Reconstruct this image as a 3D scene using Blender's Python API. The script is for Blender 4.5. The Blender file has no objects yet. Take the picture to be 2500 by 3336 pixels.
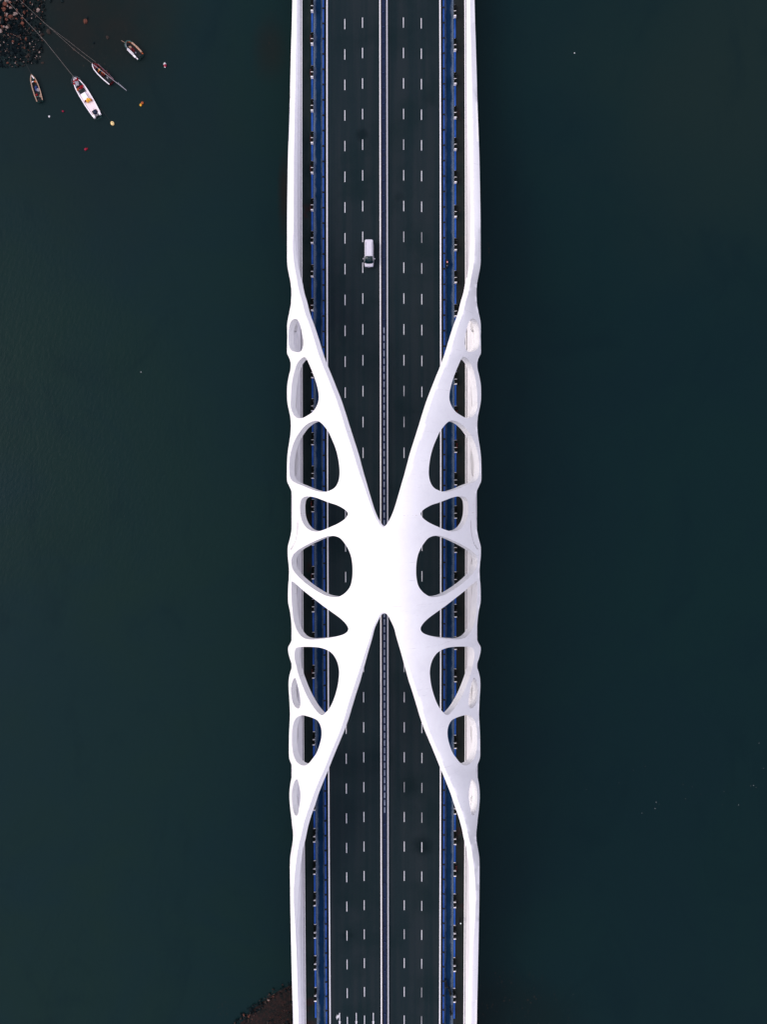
import bpy, bmesh, math, random
from math import sin, cos, pi, radians, sqrt, exp
from mathutils import Vector, Matrix, Euler
from mathutils.geometry import delaunay_2d_cdt

random.seed(7)
SC = bpy.context.scene
COL = SC.collection

# ------------------------------------------------------------------ camera (drone, looking almost straight down)
FPX, CAMH = 2594.0, 155.0
CAM = Vector((-0.131, 15.662, CAMH))
RX, RZ = -0.02796, -0.001443
KDECK = 2.395e-4                       # crown of the deck
cd = bpy.data.cameras.new('camera'); cam = bpy.data.objects.new('camera', cd); COL.objects.link(cam)
cam.location = CAM; cam.rotation_euler = (RX, 0, RZ)
cd.sensor_fit = 'VERTICAL'; cd.sensor_height = 36.0; cd.lens = 36.0 * FPX / 3336
cd.clip_start = 1.0; cd.clip_end = 6000
SC.camera = cam

# ------------------------------------------------------------------ sky, sun, exposure
SUN_EL, SUN_AZ = 42.0, 270.0
w = bpy.data.worlds.new('World'); SC.world = w; w.use_nodes = True
nt = w.node_tree; nt.nodes.clear()
out = nt.nodes.new('ShaderNodeOutputWorld'); bg = nt.nodes.new('ShaderNodeBackground')
sky = nt.nodes.new('ShaderNodeTexSky'); sky.sky_type = 'NISHITA'; sky.sun_disc = False
sky.sun_elevation = radians(SUN_EL); sky.sun_rotation = radians(SUN_AZ)
sky.dust_density = 6.0; sky.air_density = 1.0; sky.ozone_density = 1.0; sky.altitude = 0
mx = nt.nodes.new('ShaderNodeMix'); mx.data_type = 'RGBA'; mx.inputs[0].default_value = 0.72
mx.inputs[7].default_value = (6.0, 5.75, 6.9, 1)      # cloud veil over the sky
nt.links.new(sky.outputs[0], mx.inputs[6]); nt.links.new(mx.outputs[2], bg.inputs[0])
bg.inputs[1].default_value = 0.134
nt.links.new(bg.outputs[0], out.inputs[0])
sd = bpy.data.lights.new('sun', 'SUN'); sun = bpy.data.objects.new('sun', sd); COL.objects.link(sun)
sd.energy = 0.68; sd.angle = radians(32); sd.color = (1.0, 0.965, 0.93)
sun.rotation_euler = (radians(-6), radians(-(90 - SUN_EL)), 0)
SC.view_settings.view_transform = 'Standard'; SC.view_settings.look = 'None'
SC.view_settings.exposure = 0.61; SC.view_settings.gamma = 1.0
SC.view_settings.use_curve_mapping = False

# ------------------------------------------------------------------ survey helpers
RM = Euler((RX, 0, RZ), 'XYZ').to_matrix()
def W(px, py, z):
    """site point at height z found on the survey picture (2500 x 3336)"""
    d = RM @ Vector(((px - 1250) / FPX, -(py - 1668) / FPX, -1.0))
    t = (z - CAM.z) / d.z
    return CAM + d * t
def zd(Y): return -KDECK * Y * Y
def WD(px, py, h=0.0):
    z = h
    for _ in range(8):
        p = W(px, py, z); z = zd(p.y) + h
    return p
def PX(P):
    v = RM.transposed() @ (P - CAM)
    return 1250 + FPX * v.x / -v.z, 1668 - FPX * v.y / -v.z
WATER = -9.0

# ------------------------------------------------------------------ object helpers
def link(o, parent=None):
    COL.objects.link(o)
    if parent: o.parent = parent
    return o
def mesh_obj(name, verts, faces, mat, parent=None, smooth=False):
    me = bpy.data.meshes.new(name); me.from_pydata([tuple(v) for v in verts], [], faces); me.update()
    if smooth: me.polygons.foreach_set('use_smooth', [True] * len(me.polygons))
    me.materials.append(mat)
    return link(bpy.data.objects.new(name, me), parent)
def bm_obj(name, bm, mat, parent=None, smooth=False, normals=True):
    if normals: bmesh.ops.recalc_face_normals(bm, faces=bm.faces)
    me = bpy.data.meshes.new(name); bm.to_mesh(me); bm.free()
    if smooth: me.polygons.foreach_set('use_smooth', [True] * len(me.polygons))
    me.materials.append(mat)
    return link(bpy.data.objects.new(name, me), parent)
def tag(o, label=None, cat=None, group=None, kind=None):
    if label: o['label'] = label
    if cat: o['category'] = cat
    if group: o['group'] = group
    if kind: o['kind'] = kind
    return o
def empty(name, loc, rz=0.0, label=None, cat=None, group=None):
    o = bpy.data.objects.new(name, None); COL.objects.link(o)
    o.location = loc; o.rotation_euler = (0, 0, rz); o.empty_display_size = 0.3
    return tag(o, label, cat, group)
def copy_tree(o, parent=None):
    c = o.copy(); COL.objects.link(c); c.parent = parent
    for ch in list(o.children): copy_tree(ch, c)
    return c
def add_box(bm, c, s, bev=0.0, rz=0.0):
    m = Matrix.Translation(c) @ Matrix.Rotation(rz, 4, 'Z') @ Matrix.Diagonal((s[0], s[1], s[2], 1))
    r = bmesh.ops.create_cube(bm, size=1.0, matrix=m)
    if bev > 0:
        es = set()
        for v in r['verts']:
            for e in v.link_edges: es.add(e)
        bmesh.ops.bevel(bm, geom=list(es), offset=bev, segments=2, affect='EDGES', profile=0.7)
def box(name, c, s, mat, parent=None, bev=0.0, rz=0.0):
    bm = bmesh.new(); add_box(bm, Vector(c), s, bev, rz); return bm_obj(name, bm, mat, parent)
def add_cyl(bm, c, r, h, seg=12, axis='Z', r2=None):
    m = Matrix.Translation(c)
    if axis == 'X': m = m @ Matrix.Rotation(pi / 2, 4, 'Y')
    if axis == 'Y': m = m @ Matrix.Rotation(pi / 2, 4, 'X')
    bmesh.ops.create_cone(bm, cap_ends=True, segments=seg, radius1=r, radius2=r if r2 is None else r2, depth=h, matrix=m)
def add_ball(bm, c, r, sx=1, sy=1, sz=1, u=10, v=7):
    bmesh.ops.create_uvsphere(bm, u_segments=u, v_segments=v, radius=r, matrix=Matrix.Translation(c) @ Matrix.Diagonal((sx, sy, sz, 1)))
def add_tube(bm, pts, r, seg=6):
    pts = [Vector(p) for p in pts]; rings = []
    for i, p in enumerate(pts):
        d = (pts[min(i + 1, len(pts) - 1)] - pts[max(i - 1, 0)]).normalized()
        a = d.cross(Vector((0, 0, 1)))
        if a.length < 1e-3: a = Vector((1, 0, 0))
        a.normalize(); b = a.cross(d)
        rings.append([bm.verts.new(p + a * cos(2 * pi * k / seg) * r + b * sin(2 * pi * k / seg) * r) for k in range(seg)])
    for i in range(len(rings) - 1):
        for k in range(seg):
            bm.faces.new((rings[i][k], rings[i][(k + 1) % seg], rings[i + 1][(k + 1) % seg], rings[i + 1][k]))
    bm.faces.new(rings[0]); bm.faces.new(rings[-1][::-1])

# ------------------------------------------------------------------ materials
class NT:
    def __init__(s, name):
        s.m = bpy.data.materials.new(name); s.m.use_nodes = True; s.t = s.m.node_tree
        s.b = s.t.nodes['Principled BSDF']; s.tc = s.t.nodes.new('ShaderNodeTexCoord'); s.co = s.tc.outputs['Object']
        s.geo = s.t.nodes.new('ShaderNodeNewGeometry'); s.pos = s.geo.outputs['Position']
    def L(s, a, b): s.t.links.new(a, b)
    def set(s, i, v):
        if isinstance(v, (int, float, tuple)): i.default_value = v
        else: s.L(v, i)
    def noise(s, scale, detail=3, rough=0.55, vec=None, sc=None, dist=0.0):
        n = s.t.nodes.new('ShaderNodeTexNoise'); n.inputs['Scale'].default_value = scale
        n.inputs['Detail'].default_value = detail; n.inputs['Roughness'].default_value = rough; n.inputs['Distortion'].default_value = dist
        v = vec or s.pos
        if sc:
            mp = s.t.nodes.new('ShaderNodeMapping'); mp.inputs['Scale'].default_value = sc; s.L(v, mp.inputs[0]); v = mp.outputs[0]
        s.L(v, n.inputs['Vector']); return n.outputs['Fac']
    def ramp(s, v, lo, hi, a=0.0, b=1.0):
        r = s.t.nodes.new('ShaderNodeMapRange'); r.interpolation_type = 'SMOOTHSTEP'; r.clamp = True
        r.inputs['From Min'].default_value = lo; r.inputs['From Max'].default_value = hi
        r.inputs['To Min'].default_value = a; r.inputs['To Max'].default_value = b
        s.set(r.inputs['Value'], v); return r.outputs['Result']
    def math(s, op, a, b=0.0, c=0.0):
        n = s.t.nodes.new('ShaderNodeMath'); n.operation = op
        s.set(n.inputs[0], a); s.set(n.inputs[1], b)
        if op in ('MULTIPLY_ADD',): s.set(n.inputs[2], c)
        return n.outputs[0]
    def mix(s, f, a, b):
        n = s.t.nodes.new('ShaderNodeMix'); n.data_type = 'RGBA'
        s.set(n.inputs[0], f)
        for k, v in ((6, a), (7, b)):
            if isinstance(v, tuple): n.inputs[k].default_value = (*v[:3], 1)
            else: s.L(v, n.inputs[k])
        return n.outputs[2]
    def xyz(s):
        n = s.t.nodes.new('ShaderNodeSeparateXYZ'); s.L(s.pos, n.inputs[0]); return n.outputs
    def bump(s, h, strength, dist=0.1):
        n = s.t.nodes.new('ShaderNodeBump'); n.inputs['Strength'].default_value = strength; n.inputs['Distance'].default_value = dist
        s.L(h, n.inputs['Height']); s.L(n.outputs[0], s.b.inputs['Normal'])
    def fin(s, col=None, rough=None, metal=None, spec=None):
        if col is not None:
            if isinstance(col, tuple): s.b.inputs['Base Color'].default_value = (*col[:3], 1)
            else: s.L(col, s.b.inputs['Base Color'])
        if rough is not None: s.set(s.b.inputs['Roughness'], rough)
        if metal is not None: s.b.inputs['Metallic'].default_value = metal
        if spec is not None: s.b.inputs['Specular IOR Level'].default_value = spec
        return s.m
def worn(name, col, rough=0.6, var=0.25, scale=3.0, metal=0.0, spec=0.2, raw=False):
    if max(col) < 0.7 and not raw: col = tuple(c * 0.62 for c in col)
    n = NT(name); f = n.noise(scale, 5, 0.65)
    d = tuple(c * (1 - var) for c in col); l = tuple(min(c * (1 + var), 1) for c in col)
    return n.fin(n.mix(n.ramp(f, 0.3, 0.7), d, l), rough, metal, spec)

def shell_mat():
    n = NT('white_painted_concrete'); s = n.xyz()
    base = n.mix(n.ramp(n.noise(0.25, 5, 0.7), 0.35, 0.7), (0.83, 0.815, 0.81), (0.85, 0.84, 0.835))
    # rain grime: streaks across the slope plus a few scuffs
    st = n.ramp(n.noise(1.0, 5, 0.7, sc=(0.5, 3.2, 0.4)), 0.60, 0.74)
    zone = n.ramp(n.noise(0.13, 3, 0.6), 0.44, 0.62)
    east = n.ramp(s[0], 1.0, 5.0, 0.12, 1.0)
    f = n.math('MULTIPLY', n.math('MULTIPLY', st, zone), n.math('MULTIPLY', east, 0.5))
    c = n.mix(n.math('MULTIPLY', n.ramp(n.noise(0.45, 6, 0.75), 0.45, 0.72), n.math('MULTIPLY', east, 0.16)), base, (0.60, 0.59, 0.62))
    c = n.mix(f, c, (0.42, 0.41, 0.44))
    c = n.mix(n.math('MULTIPLY', n.ramp(n.noise(2.3, 6, 0.75), 0.685, 0.74), 0.42), c, (0.25, 0.17, 0.15))
    # casting joint lines of the shell segments
    a = n.math('ABSOLUTE', n.math('SUBTRACT', s[1], n.math('MULTIPLY_ADD', n.noise(0.8, 2), 0.25, 11.2)))
    j = n.math('MULTIPLY', n.ramp(a, 0.02, 0.07, 1, 0), n.math('MULTIPLY', n.ramp(n.noise(1.6, 4, 0.7), 0.48, 0.56), n.ramp(n.math('ABSOLUTE', s[0]), 3.0, 3.2)))
    c = n.mix(n.math('MULTIPLY', j, 0.45), c, (0.35, 0.22, 0.20))
    # formwork joints every few metres
    wob = n.math('MULTIPLY_ADD', n.noise(0.25, 2), 0.5, 0)
    fr = n.math('ABSOLUTE', n.math('SUBTRACT', n.math('FRACT', n.math('DIVIDE', n.math('ADD', s[1], wob), 7.4)), 0.5))
    jl = n.math('MULTIPLY', n.ramp(fr, 0.0035, 0.009, 1, 0), n.ramp(n.noise(0.7, 4, 0.7), 0.45, 0.62))
    c = n.mix(n.math('MULTIPLY', jl, 0.30), c, (0.40, 0.36, 0.36))
    n.bump(n.noise(0.8, 5, 0.65), 0.12, 0.25)
    return n.fin(c, 0.55, spec=0.3)
M_SHELL = shell_mat()
M_GIRDER = worn('white_girder_paint', (0.79, 0.77, 0.785), 0.55, 0.03, 0.7)
M_RIM = worn('white_coping', (0.82, 0.80, 0.80), 0.5, 0.03, 2)
M_GROOVE = worn('grey_groove', (0.36, 0.35, 0.37), 0.7, 0.3, 1.5)
M_CONC = worn('plain_concrete', (0.32, 0.32, 0.31), 0.8, 0.15, 0.6)

def road_mat():
    n = NT('asphalt'); s = n.xyz()
    tr = n.noise(0.55, 3, 0.5, sc=(1.6, 0.012, 1))          # long wheel tracks
    c = n.mix(n.ramp(tr, 0.35, 0.68), (0.0088, 0.0170, 0.0205), (0.0138, 0.0205, 0.0242))
    c = n.mix(n.math('MULTIPLY', n.ramp(n.noise(0.09, 4, 0.6), 0.45, 0.7), 0.5), c, (0.0034, 0.0118, 0.0135))
    c = n.mix(n.math('MULTIPLY', n.ramp(n.noise(14, 3, 0.7), 0.45, 0.8), 0.35), c, (0.0120, 0.0180, 0.0215))
    c = n.mix(n.math('MULTIPLY', n.ramp(n.noise(3.0, 2, 0.5, sc=(2.2, 0.004, 1)), 0.60, 0.66), 0.35), c, (0.0125, 0.0190, 0.0215))
    for (px, py, r, k) in ((1378, 2755, 2.4, .75), (1180, 440, 1.5, .6), (1133, 3048, 1.3, .6), (1300, 640, 1.2, .3), (1335, 2560, 2.2, .35), (1110, 2250, 2.0, .3), (1400, 330, 1.6, .25)):
        p = WD(px, py); dx = n.math('SUBTRACT', s[0], p.x); dy = n.math('SUBTRACT', s[1], p.y)
        d = n.math('SQRT', n.math('ADD', n.math('MULTIPLY', dx, dx), n.math('MULTIPLY', dy, dy)))
        d = n.math('ADD', d, n.math('MULTIPLY_ADD', n.noise(0.9, 4, 0.7), 2.0, -1.0))
        c = n.mix(n.math('MULTIPLY', n.ramp(d, r * 0.2, r * 1.2, 1, 0), k), c, (0.0022, 0.0072, 0.0090))
    n.bump(n.noise(40, 2), 0.15, 0.02)
    return n.fin(c, 0.9, spec=0.05)
M_ROAD = road_mat()
def walk_mat():
    n = NT('footway_surface'); s = n.xyz()
    f = n.noise(0.35, 5, 0.65, sc=(1.5, 0.5, 1))
    c = n.mix(n.ramp(f, 0.3, 0.7), (0.0060, 0.0125, 0.0130), (0.0120, 0.0180, 0.0178))
    c = n.mix(n.math('MULTIPLY', n.ramp(s[0], 0, 10), n.ramp(n.noise(0.5, 4), 0.35, 0.6, 0.35, 0.8)), c, (0.0145, 0.0155, 0.0150))
    c = n.mix(n.math('MULTIPLY', n.ramp(n.noise(1.1, 5, 0.7), 0.66, 0.76), 0.35), c, (0.04, 0.047, 0.05))
    rd = n.math('MULTIPLY', n.ramp(n.noise(0.16, 3, 0.6), 0.62, 0.70), 0.45)
    c = n.mix(rd, c, (0.030, 0.010, 0.009))
    n.bump(n.noise(30, 2), 0.15, 0.02)
    return n.fin(c, 0.9, spec=0.05)
M_WALK = walk_mat()
def lane_mat(name, x0, x1):
    n = NT(name); s = n.xyz(); ax = n.math('ABSOLUTE', s[0])
    fine = n.noise(9, 5, 0.75); mid = n.noise(0.45, 4, 0.6)
    base = n.mix(n.ramp(n.noise(0.3, 4, 0.6), 0.3, 0.7), (0.0022, 0.0150, 0.038), (0.0036, 0.0195, 0.061))
    # pale dust swept against both kerbs
    wd = n.math('MULTIPLY_ADD', mid, 0.75, 0.02)
    wob = n.math('MULTIPLY_ADD', fine, 0.35, -0.17)
    d0 = n.math('ADD', n.math('SUBTRACT', ax, x0), wob); d1 = n.math('ADD', n.math('SUBTRACT', x1, ax), wob)
    e0 = n.ramp(n.math('DIVIDE', d0, wd), 0.2, 1.1, 1, 0); e1 = n.ramp(n.math('DIVIDE', d1, wd), 0.2, 1.6, 1, 0)
    f = n.math('MULTIPLY', n.math('MAXIMUM', n.math('MULTIPLY', e0, 0.75), e1), n.ramp(n.noise(16, 4, 0.8), 0.38, 0.66, 0.12, 0.95))
    c = n.mix(f, base, (0.17, 0.215, 0.27))
    n.bump(n.noise(30, 2), 0.1, 0.02)
    return n.fin(c, 0.9, spec=0.04)
M_LANE = lane_mat('blue_cycle_surface', 11.86, 13.62)
M_LINE = worn('white_road_paint', (0.80, 0.78, 0.79), 0.6, 0.04, 6)
def dash_mat():
    n = NT('worn_lane_paint'); s = n.xyz()
    c = n.mix(n.ramp(n.noise(5, 4, 0.7), 0.3, 0.7), (0.44, 0.44, 0.47), (0.62, 0.62, 0.65))
    wv_ = n.math('MULTIPLY', n.ramp(n.noise(0.045, 3, 0.6), 0.50, 0.62), n.ramp(s[0], 0.5, 2.5, 0.25, 1.0))
    return n.fin(n.mix(n.math('MULTIPLY', wv_, 0.62), c, (0.05, 0.058, 0.06)), 0.7, spec=0.1)
M_DASH = dash_mat()
def blue_mat():
    n = NT('blue_painted_metal')
    c = n.mix(n.ramp(n.noise(0.35, 4, 0.6), 0.3, 0.7), (0.0014, 0.045, 0.215), (0.022, 0.085, 0.34))
    c = n.mix(n.math('MULTIPLY', n.ramp(n.noise(3.2, 5, 0.75), 0.66, 0.72), 0.8), c, (0.32, 0.37, 0.52))
    return n.fin(c, 0.6, spec=0.12)
M_BLUE = blue_mat()
M_NAVY = worn('navy_panel', (0.002, 0.014, 0.058), 0.6, 0.3, 1.0)
M_RAIL = worn('blue_grey_rail', (0.032, 0.055, 0.15), 0.5, 0.3, 3.0)
M_BOARD = worn('pale_board', (0.33, 0.38, 0.50), 0.5, 0.2, 1.5)
M_BLACK = worn('black_post', (0.007, 0.012, 0.015), 0.7, 0.3, 5)
M_BROWN = worn('rusty_gutter', (0.022, 0.014, 0.014), 0.8, 0.4, 1.5)
M_SHRUB = worn('dark_shrub', (0.0065, 0.009, 0.009), 0.9, 0.5, 6, spec=0.1)
M_REDSHRUB = worn('red_leaf', (0.16, 0.022, 0.018), 0.8, 0.5, 8)
M_WHITE = worn('white_plaster', (0.80, 0.77, 0.78), 0.6, 0.06, 4)

# ------------------------------------------------------------------ water
def water_mat():
    n = NT('bay_water'); s = n.xyz()
    def blob(px, py, rx, ry, soft=0.6, wob=0.5):
        p = W(px, py, WATER); k = 0.0605
        dx = n.math('DIVIDE', n.math('SUBTRACT', s[0], p.x), rx * k); dy = n.math('DIVIDE', n.math('SUBTRACT', s[1], p.y), ry * k)
        r = n.math('SQRT', n.math('ADD', n.math('MULTIPLY', dx, dx), n.math('MULTIPLY', dy, dy)))
        r = n.math('ADD', r, n.math('MULTIPLY', n.math('SUBTRACT', big, 0.5), wob * 2))
        return n.ramp(r, 1 - soft, 1 + soft * 0.3, 1, 0)
    big = n.noise(0.035, 5, 0.6)
    patch = n.noise(0.02, 6, 0.62, dist=0.9)
    left = n.ramp(s[0], -75, 20, 1, 0)
    deep = (0.0022, 0.0118, 0.0142); green = (0.0050, 0.0172, 0.0156); blue = (0.0040, 0.0158, 0.0182)
    c = n.mix(n.ramp(patch, 0.35, 0.65), n.mix(left, deep, blue), n.mix(left, (0.0024, 0.0132, 0.0142), green))
    c = n.mix(blob(2450, 250, 700, 700, 0.95), c, (0.0055, 0.0150, 0.0145))
    c = n.mix(n.math('MULTIPLY', blob(300, 300, 560, 620, 0.9, 0.35), 0.8), c, (0.0052, 0.0130, 0.0142))
    br = n.mix(n.ramp(n.noise(0.12, 4), 0.35, 0.65), (0.0060, 0.0090, 0.0080), (0.0100, 0.0090, 0.0075))
    c = n.mix(n.math('MULTIPLY', blob(300, 80, 330, 260, 0.8), 0.65), c, br)
    c = n.mix(n.math('MULTIPLY', blob(880, 150, 70, 130, 0.8), 0.4), c, (0.0100, 0.0075, 0.0060))
    c = n.mix(n.math('MULTIPLY', blob(925, 640, 22, 150, 0.9), 0.8), c, (0.0100, 0.0080, 0.0060))
    # drowned stones seen dimly through the shallows
    vo = n.t.nodes.new('ShaderNodeTexVoronoi'); vo.inputs['Scale'].default_value = 1.5; vo.inputs['Randomness'].default_value = 1
    n.L(s_pos2(n), vo.inputs['Vector'])
    spots = n.math('MULTIPLY', n.ramp(vo.outputs['Distance'], 0.12, 0.36, 1, 0), n.ramp(n.noise(0.5, 4, 0.7), 0.5, 0.66))
    sr = n.math('MAXIMUM', n.math('MULTIPLY', blob(1690, 3330, 250, 210, 0.5, 0.3), 1.4), n.math('MAXIMUM', n.math('MULTIPLY', blob(840, 3320, 190, 160, 0.5, 0.3), 0.8),
         n.math('MAXIMUM', n.math('MULTIPLY', blob(330, 150, 260, 170, 0.6, 0.4), 0.8), n.math('MAXIMUM', blob(915, 620, 18, 160, 0.6), n.math('MAXIMUM', blob(1590, 840, 26, 70, 0.6), blob(870, 140, 55, 120, 0.6))))))
    c = n.mix(n.math('MULTIPLY', blob(1680, 3360, 260, 220, 0.6, 0.3), 0.5), c, (0.0030, 0.0075, 0.0075))
    c = n.mix(n.math('MULTIPLY', n.math('MULTIPLY', spots, sr), 0.6), c, (0.030, 0.024, 0.019))
    # faint sand bar
    c = n.mix(n.math('MULTIPLY', blob(430, 2300, 420, 800, 0.95), 0.35), c, green)
    c = n.mix(n.math('MULTIPLY', n.ramp(n.noise(0.055, 6, 0.7, sc=(1, 0.5, 1), dist=1.0), 0.50, 0.70), 0.30), c, (0.0010, 0.0085, 0.0115))
    mp = n.t.nodes.new('ShaderNodeMapping'); mp.inputs['Rotation'].default_value = (0, 0, radians(20)); n.L(n.pos, mp.inputs[0])
    wv = n.noise(1.7, 3, 0.6, vec=mp.outputs[0], sc=(1.0, 0.45, 1))
    calm = n.ramp(n.noise(0.012, 3, 0.5), 0.35, 0.65, 0.25, 1.0)
    h = n.math('MULTIPLY', n.math('ADD', wv, n.math('MULTIPLY', n.noise(5.0, 3, 0.6), 0.3)), calm)
    n.bump(h, 0.42, 0.14)
    n.b.inputs['IOR'].default_value = 1.33
    return n.fin(c, 0.25, spec=0.09)
def s_pos2(n):
    mp = n.t.nodes.new('ShaderNodeMapping'); mp.inputs['Scale'].default_value = (1, 0.8, 0.02); n.L(n.pos, mp.inputs[0]); return mp.outputs[0]
M_WATER = water_mat()
S = 2500
water = mesh_obj('water', [(-S, -S, WATER), (S, -S, WATER), (S, S, WATER), (-S, S, WATER)], [(0, 1, 2, 3)], M_WATER)
tag(water, kind='structure')

# ------------------------------------------------------------------ strips that follow the deck crown
YA, YB, DY = -260.0, 300.0, 4.0
YS = [YA + i * DY for i in range(int((YB - YA) / DY) + 1)]
def strip(name, x0, x1, h, mat, parent=None, ya=YA, yb=YB, thick=0.0, smooth=True):
    n = max(1, int((yb - ya) / DY)); v = []; f = []
    for i in range(n + 1):
        Y = ya + (yb - ya) * i / n; z = zd(Y) + h
        if thick: v += [(x0, Y, z - thick), (x0, Y, z), (x1, Y, z), (x1, Y, z - thick)]
        else: v += [(x0, Y, z), (x1, Y, z)]
    for i in range(n):
        if thick:
            a = 4 * i; b = a + 4
            f += [(a, a + 1, b + 1, b), (a + 1, a + 2, b + 2, b + 1), (a + 2, a + 3, b + 3, b + 2), (a + 3, a, b, b + 3)]
        else:
            a = 2 * i; f.append((a, a + 1, a + 3, a + 2))
    if thick: f += [(0, 3, 2, 1), (4 * n, 4 * n + 1, 4 * n + 2, 4 * n + 3)]
    o = mesh_obj(name, v, [q[::-1] if not thick else q for q in f], mat, parent)
    bm = bmesh.new(); bm.from_mesh(o.data); bmesh.ops.recalc_face_normals(bm, faces=bm.faces)
    if not thick and bm.faces[:] and list(bm.faces)[0].normal.z < 0: bmesh.ops.reverse_faces(bm, faces=bm.faces)
    bm.to_mesh(o.data); bm.free()
    return o

# ------------------------------------------------------------------ the bridge
bridge = empty('bridge', (0, 0, 0), 0, 'long white bridge with two pierced arches joined at one hub over the road', 'bridge')
strip('deck_slab', -15.6, 15.6, -0.06, M_CONC, bridge, thick=1.6)

OUT = [(953,-700),(953,0),(949,150),(942.5,400),(939,500),(936,680),(935.5,800),(935.6,850),(937.5,873),(941.5,894),(948.3,930),(949.4,953),(949,980),(945,1009.5),(939.2,1034.4),(935.8,1057),(936,1085),(936.3,1111),(935.8,1152),(942.6,1165.5),(947,1181),(946.7,1201.7),(941.5,1224),(936.3,1253.7),(935.4,1281),(936,1305),(938.9,1324.6),(944.6,1349),(947.7,1376),(947.7,1402.5),(943.6,1435),(938.5,1468),(936,1495),(935.6,1530),(936,1568.7),(943.6,1585),(952.8,1610.7),(954.5,1648.6),(953.8,1679),(952.3,1710),(949.4,1734),(942.6,1763.3),(938,1781.4),(938,1813),(941.5,1847),(942,1876),(939.2,1910),(938.6,1940),(939.2,1964.5),(943.7,1982.6),(949.4,2027.8),(951.2,2082),(946,2095.6),(939.2,2109),(939.9,2127),(946,2149.9),(952,2170),(947,2186),(941.7,2209.7),(940.6,2236.8),(943,2277.5),(945,2310),(944.4,2350.7),(942.2,2388.7),(942,2430),(942.2,2467.4),(947,2483.7),(956,2508),(952.6,2521.7),(945.8,2557),(943.3,2589.5),(945,2624.8),(949.8,2665.5),(953.9,2700.7),(955.3,2727.9),(953.9,2745),(950,2765),(945.5,2797),(945.3,2850),(945.8,2920),(947.3,3000),(950.5,3150),(955,3336),(957,3500),(960,4150)]
RDG = [(967,-700),(966.7,0),(962,250),(957.8,500),(957,700),(954.5,800),(957,850),(968.6,914.6),(974,946),(984,980),(993.5,1018.6),(1007,1054.8),(1021.7,1100),(1035.3,1145),(1048.9,1183.6),(1064.7,1222),(1080.5,1262),(1095.3,1300),(1110.7,1347),(1129,1406.6),(1147.6,1464),(1166,1525.6),(1182.5,1572.8),(1199,1620),(1215.3,1665),(1226.5,1690),(1236.5,1707),(1241.5,1714),(1246.5,1718.5)]
RDGB = [(1246.5,1994.5),(1242,1997.5),(1236.5,2004),(1229,2018),(1217,2043),(1205,2082),(1190,2125),(1176,2168),(1164,2204),(1152.5,2239.5),(1136,2291),(1122,2340),(1108,2380.6),(1091.5,2421),(1074,2462),(1058,2502.7),(1041,2540.7),(1025,2578.7),(1011,2619),(997.5,2657),(987,2695),(980,2730),(972,2761),(967,2794),(963,2826),(959,2875),(957,2924),(960,2989),(966,3100),(969,3200),(972.5,3336),(975,3500),(978,4150)]
HUBT, HUBB = 1720.5, 1993.0
def catmull(P, step, closed=False):
    n = len(P); out = []
    rng = range(n if closed else n - 1)
    for i in rng:
        g = (lambda k: P[k % n]) if closed else (lambda k: P[min(max(k, 0), n - 1)])
        p0, p1, p2, p3 = g(i - 1), g(i), g(i + 1), g(i + 2)
        L = math.dist(p1, p2); m = max(1, int(round(L / step)))
        if L > 200: m = int(L / 40)
        for j in range(m):
            t = j / m; q = []
            for a in (0, 1):
                d1 = (p2[a] - p0[a]) / max(1e-6, math.dist(p0, p1) + L) * L if math.dist(p0, p1) > 1e-6 else (p2[a] - p1[a])
                d2 = (p3[a] - p1[a]) / max(1e-6, math.dist(p2, p3) + L) * L if math.dist(p2, p3) > 1e-6 else (p2[a] - p1[a])
                q.append((2*t**3 - 3*t*t + 1)*p1[a] + (t**3 - 2*t*t + t)*d1 + (-2*t**3 + 3*t*t)*p2[a] + (t**3 - t*t)*d2)
            out.append(tuple(q))
    if not closed: out.append(P[-1])
    return out
OUTS = catmull(OUT, 6); R1 = catmull(RDG, 6); R2 = catmull(RDGB, 6)
def interp(L, y):
    lo, hi = 0, len(L) - 1
    if y <= L[0][1]: return L[0][0]
    if y >= L[-1][1]: return L[-1][0]
    while hi - lo > 1:
        m = (lo + hi) // 2
        if L[m][1] <= y: lo = m
        else: hi = m
    a, b = L[lo], L[hi]; t = (y - a[1]) / max(1e-6, b[1] - a[1])
    return a[0] + (b[0] - a[0]) * t
def sm(x, a, b):
    t = min(1, max(0, (x - a) / (b - a))); return t * t * (3 - 2 * t)
def Yof(py): return W(1250, py, 6).y
def CX(py):
    return PX(Vector((0, Yof(py), 20)))[0]
def zr(py):
    dy = abs(py - 1857.0); Y = Yof(py)
    return zd(Y) + 1.1 + (21.0 * cos(pi / 2 * min(1, dy / 1720.0)) ** 2)
def zo(py):
    Z = zr(py) - 0.9; cap = 5.4
    if abs(py - 1857) > 1500: return Z
    k = 1.2; h = max(0, min(1, 0.5 + 0.5 * (cap - Z) / k))
    return cap * (1 - h) + Z * h - k * h * (1 - h)
def xr(py):
    if HUBT <= py <= HUBB: return CX(py)
    if py < HUBT:
        return interp(R1 + [(CX(HUBT), HUBT)], py)
    return interp([(CX(HUBB), HUBB)] + R2, py)
_OUTY = OUTS
def zshell(px, py):
    xo = interp(_OUTY, py); x1 = xr(py)
    t = min(1, max(0, (px - xo) / max(1.0, x1 - xo)))
    w_ = sm(CX(py) - x1, 0, 120)
    a = 0.45 * w_
    f = a * t + (1 - a) * (1 - (1 - t) ** 2.1)
    Zo, Zr = zo(py), zr(py)
    return Zo + (Zr - Zo) * f

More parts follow.
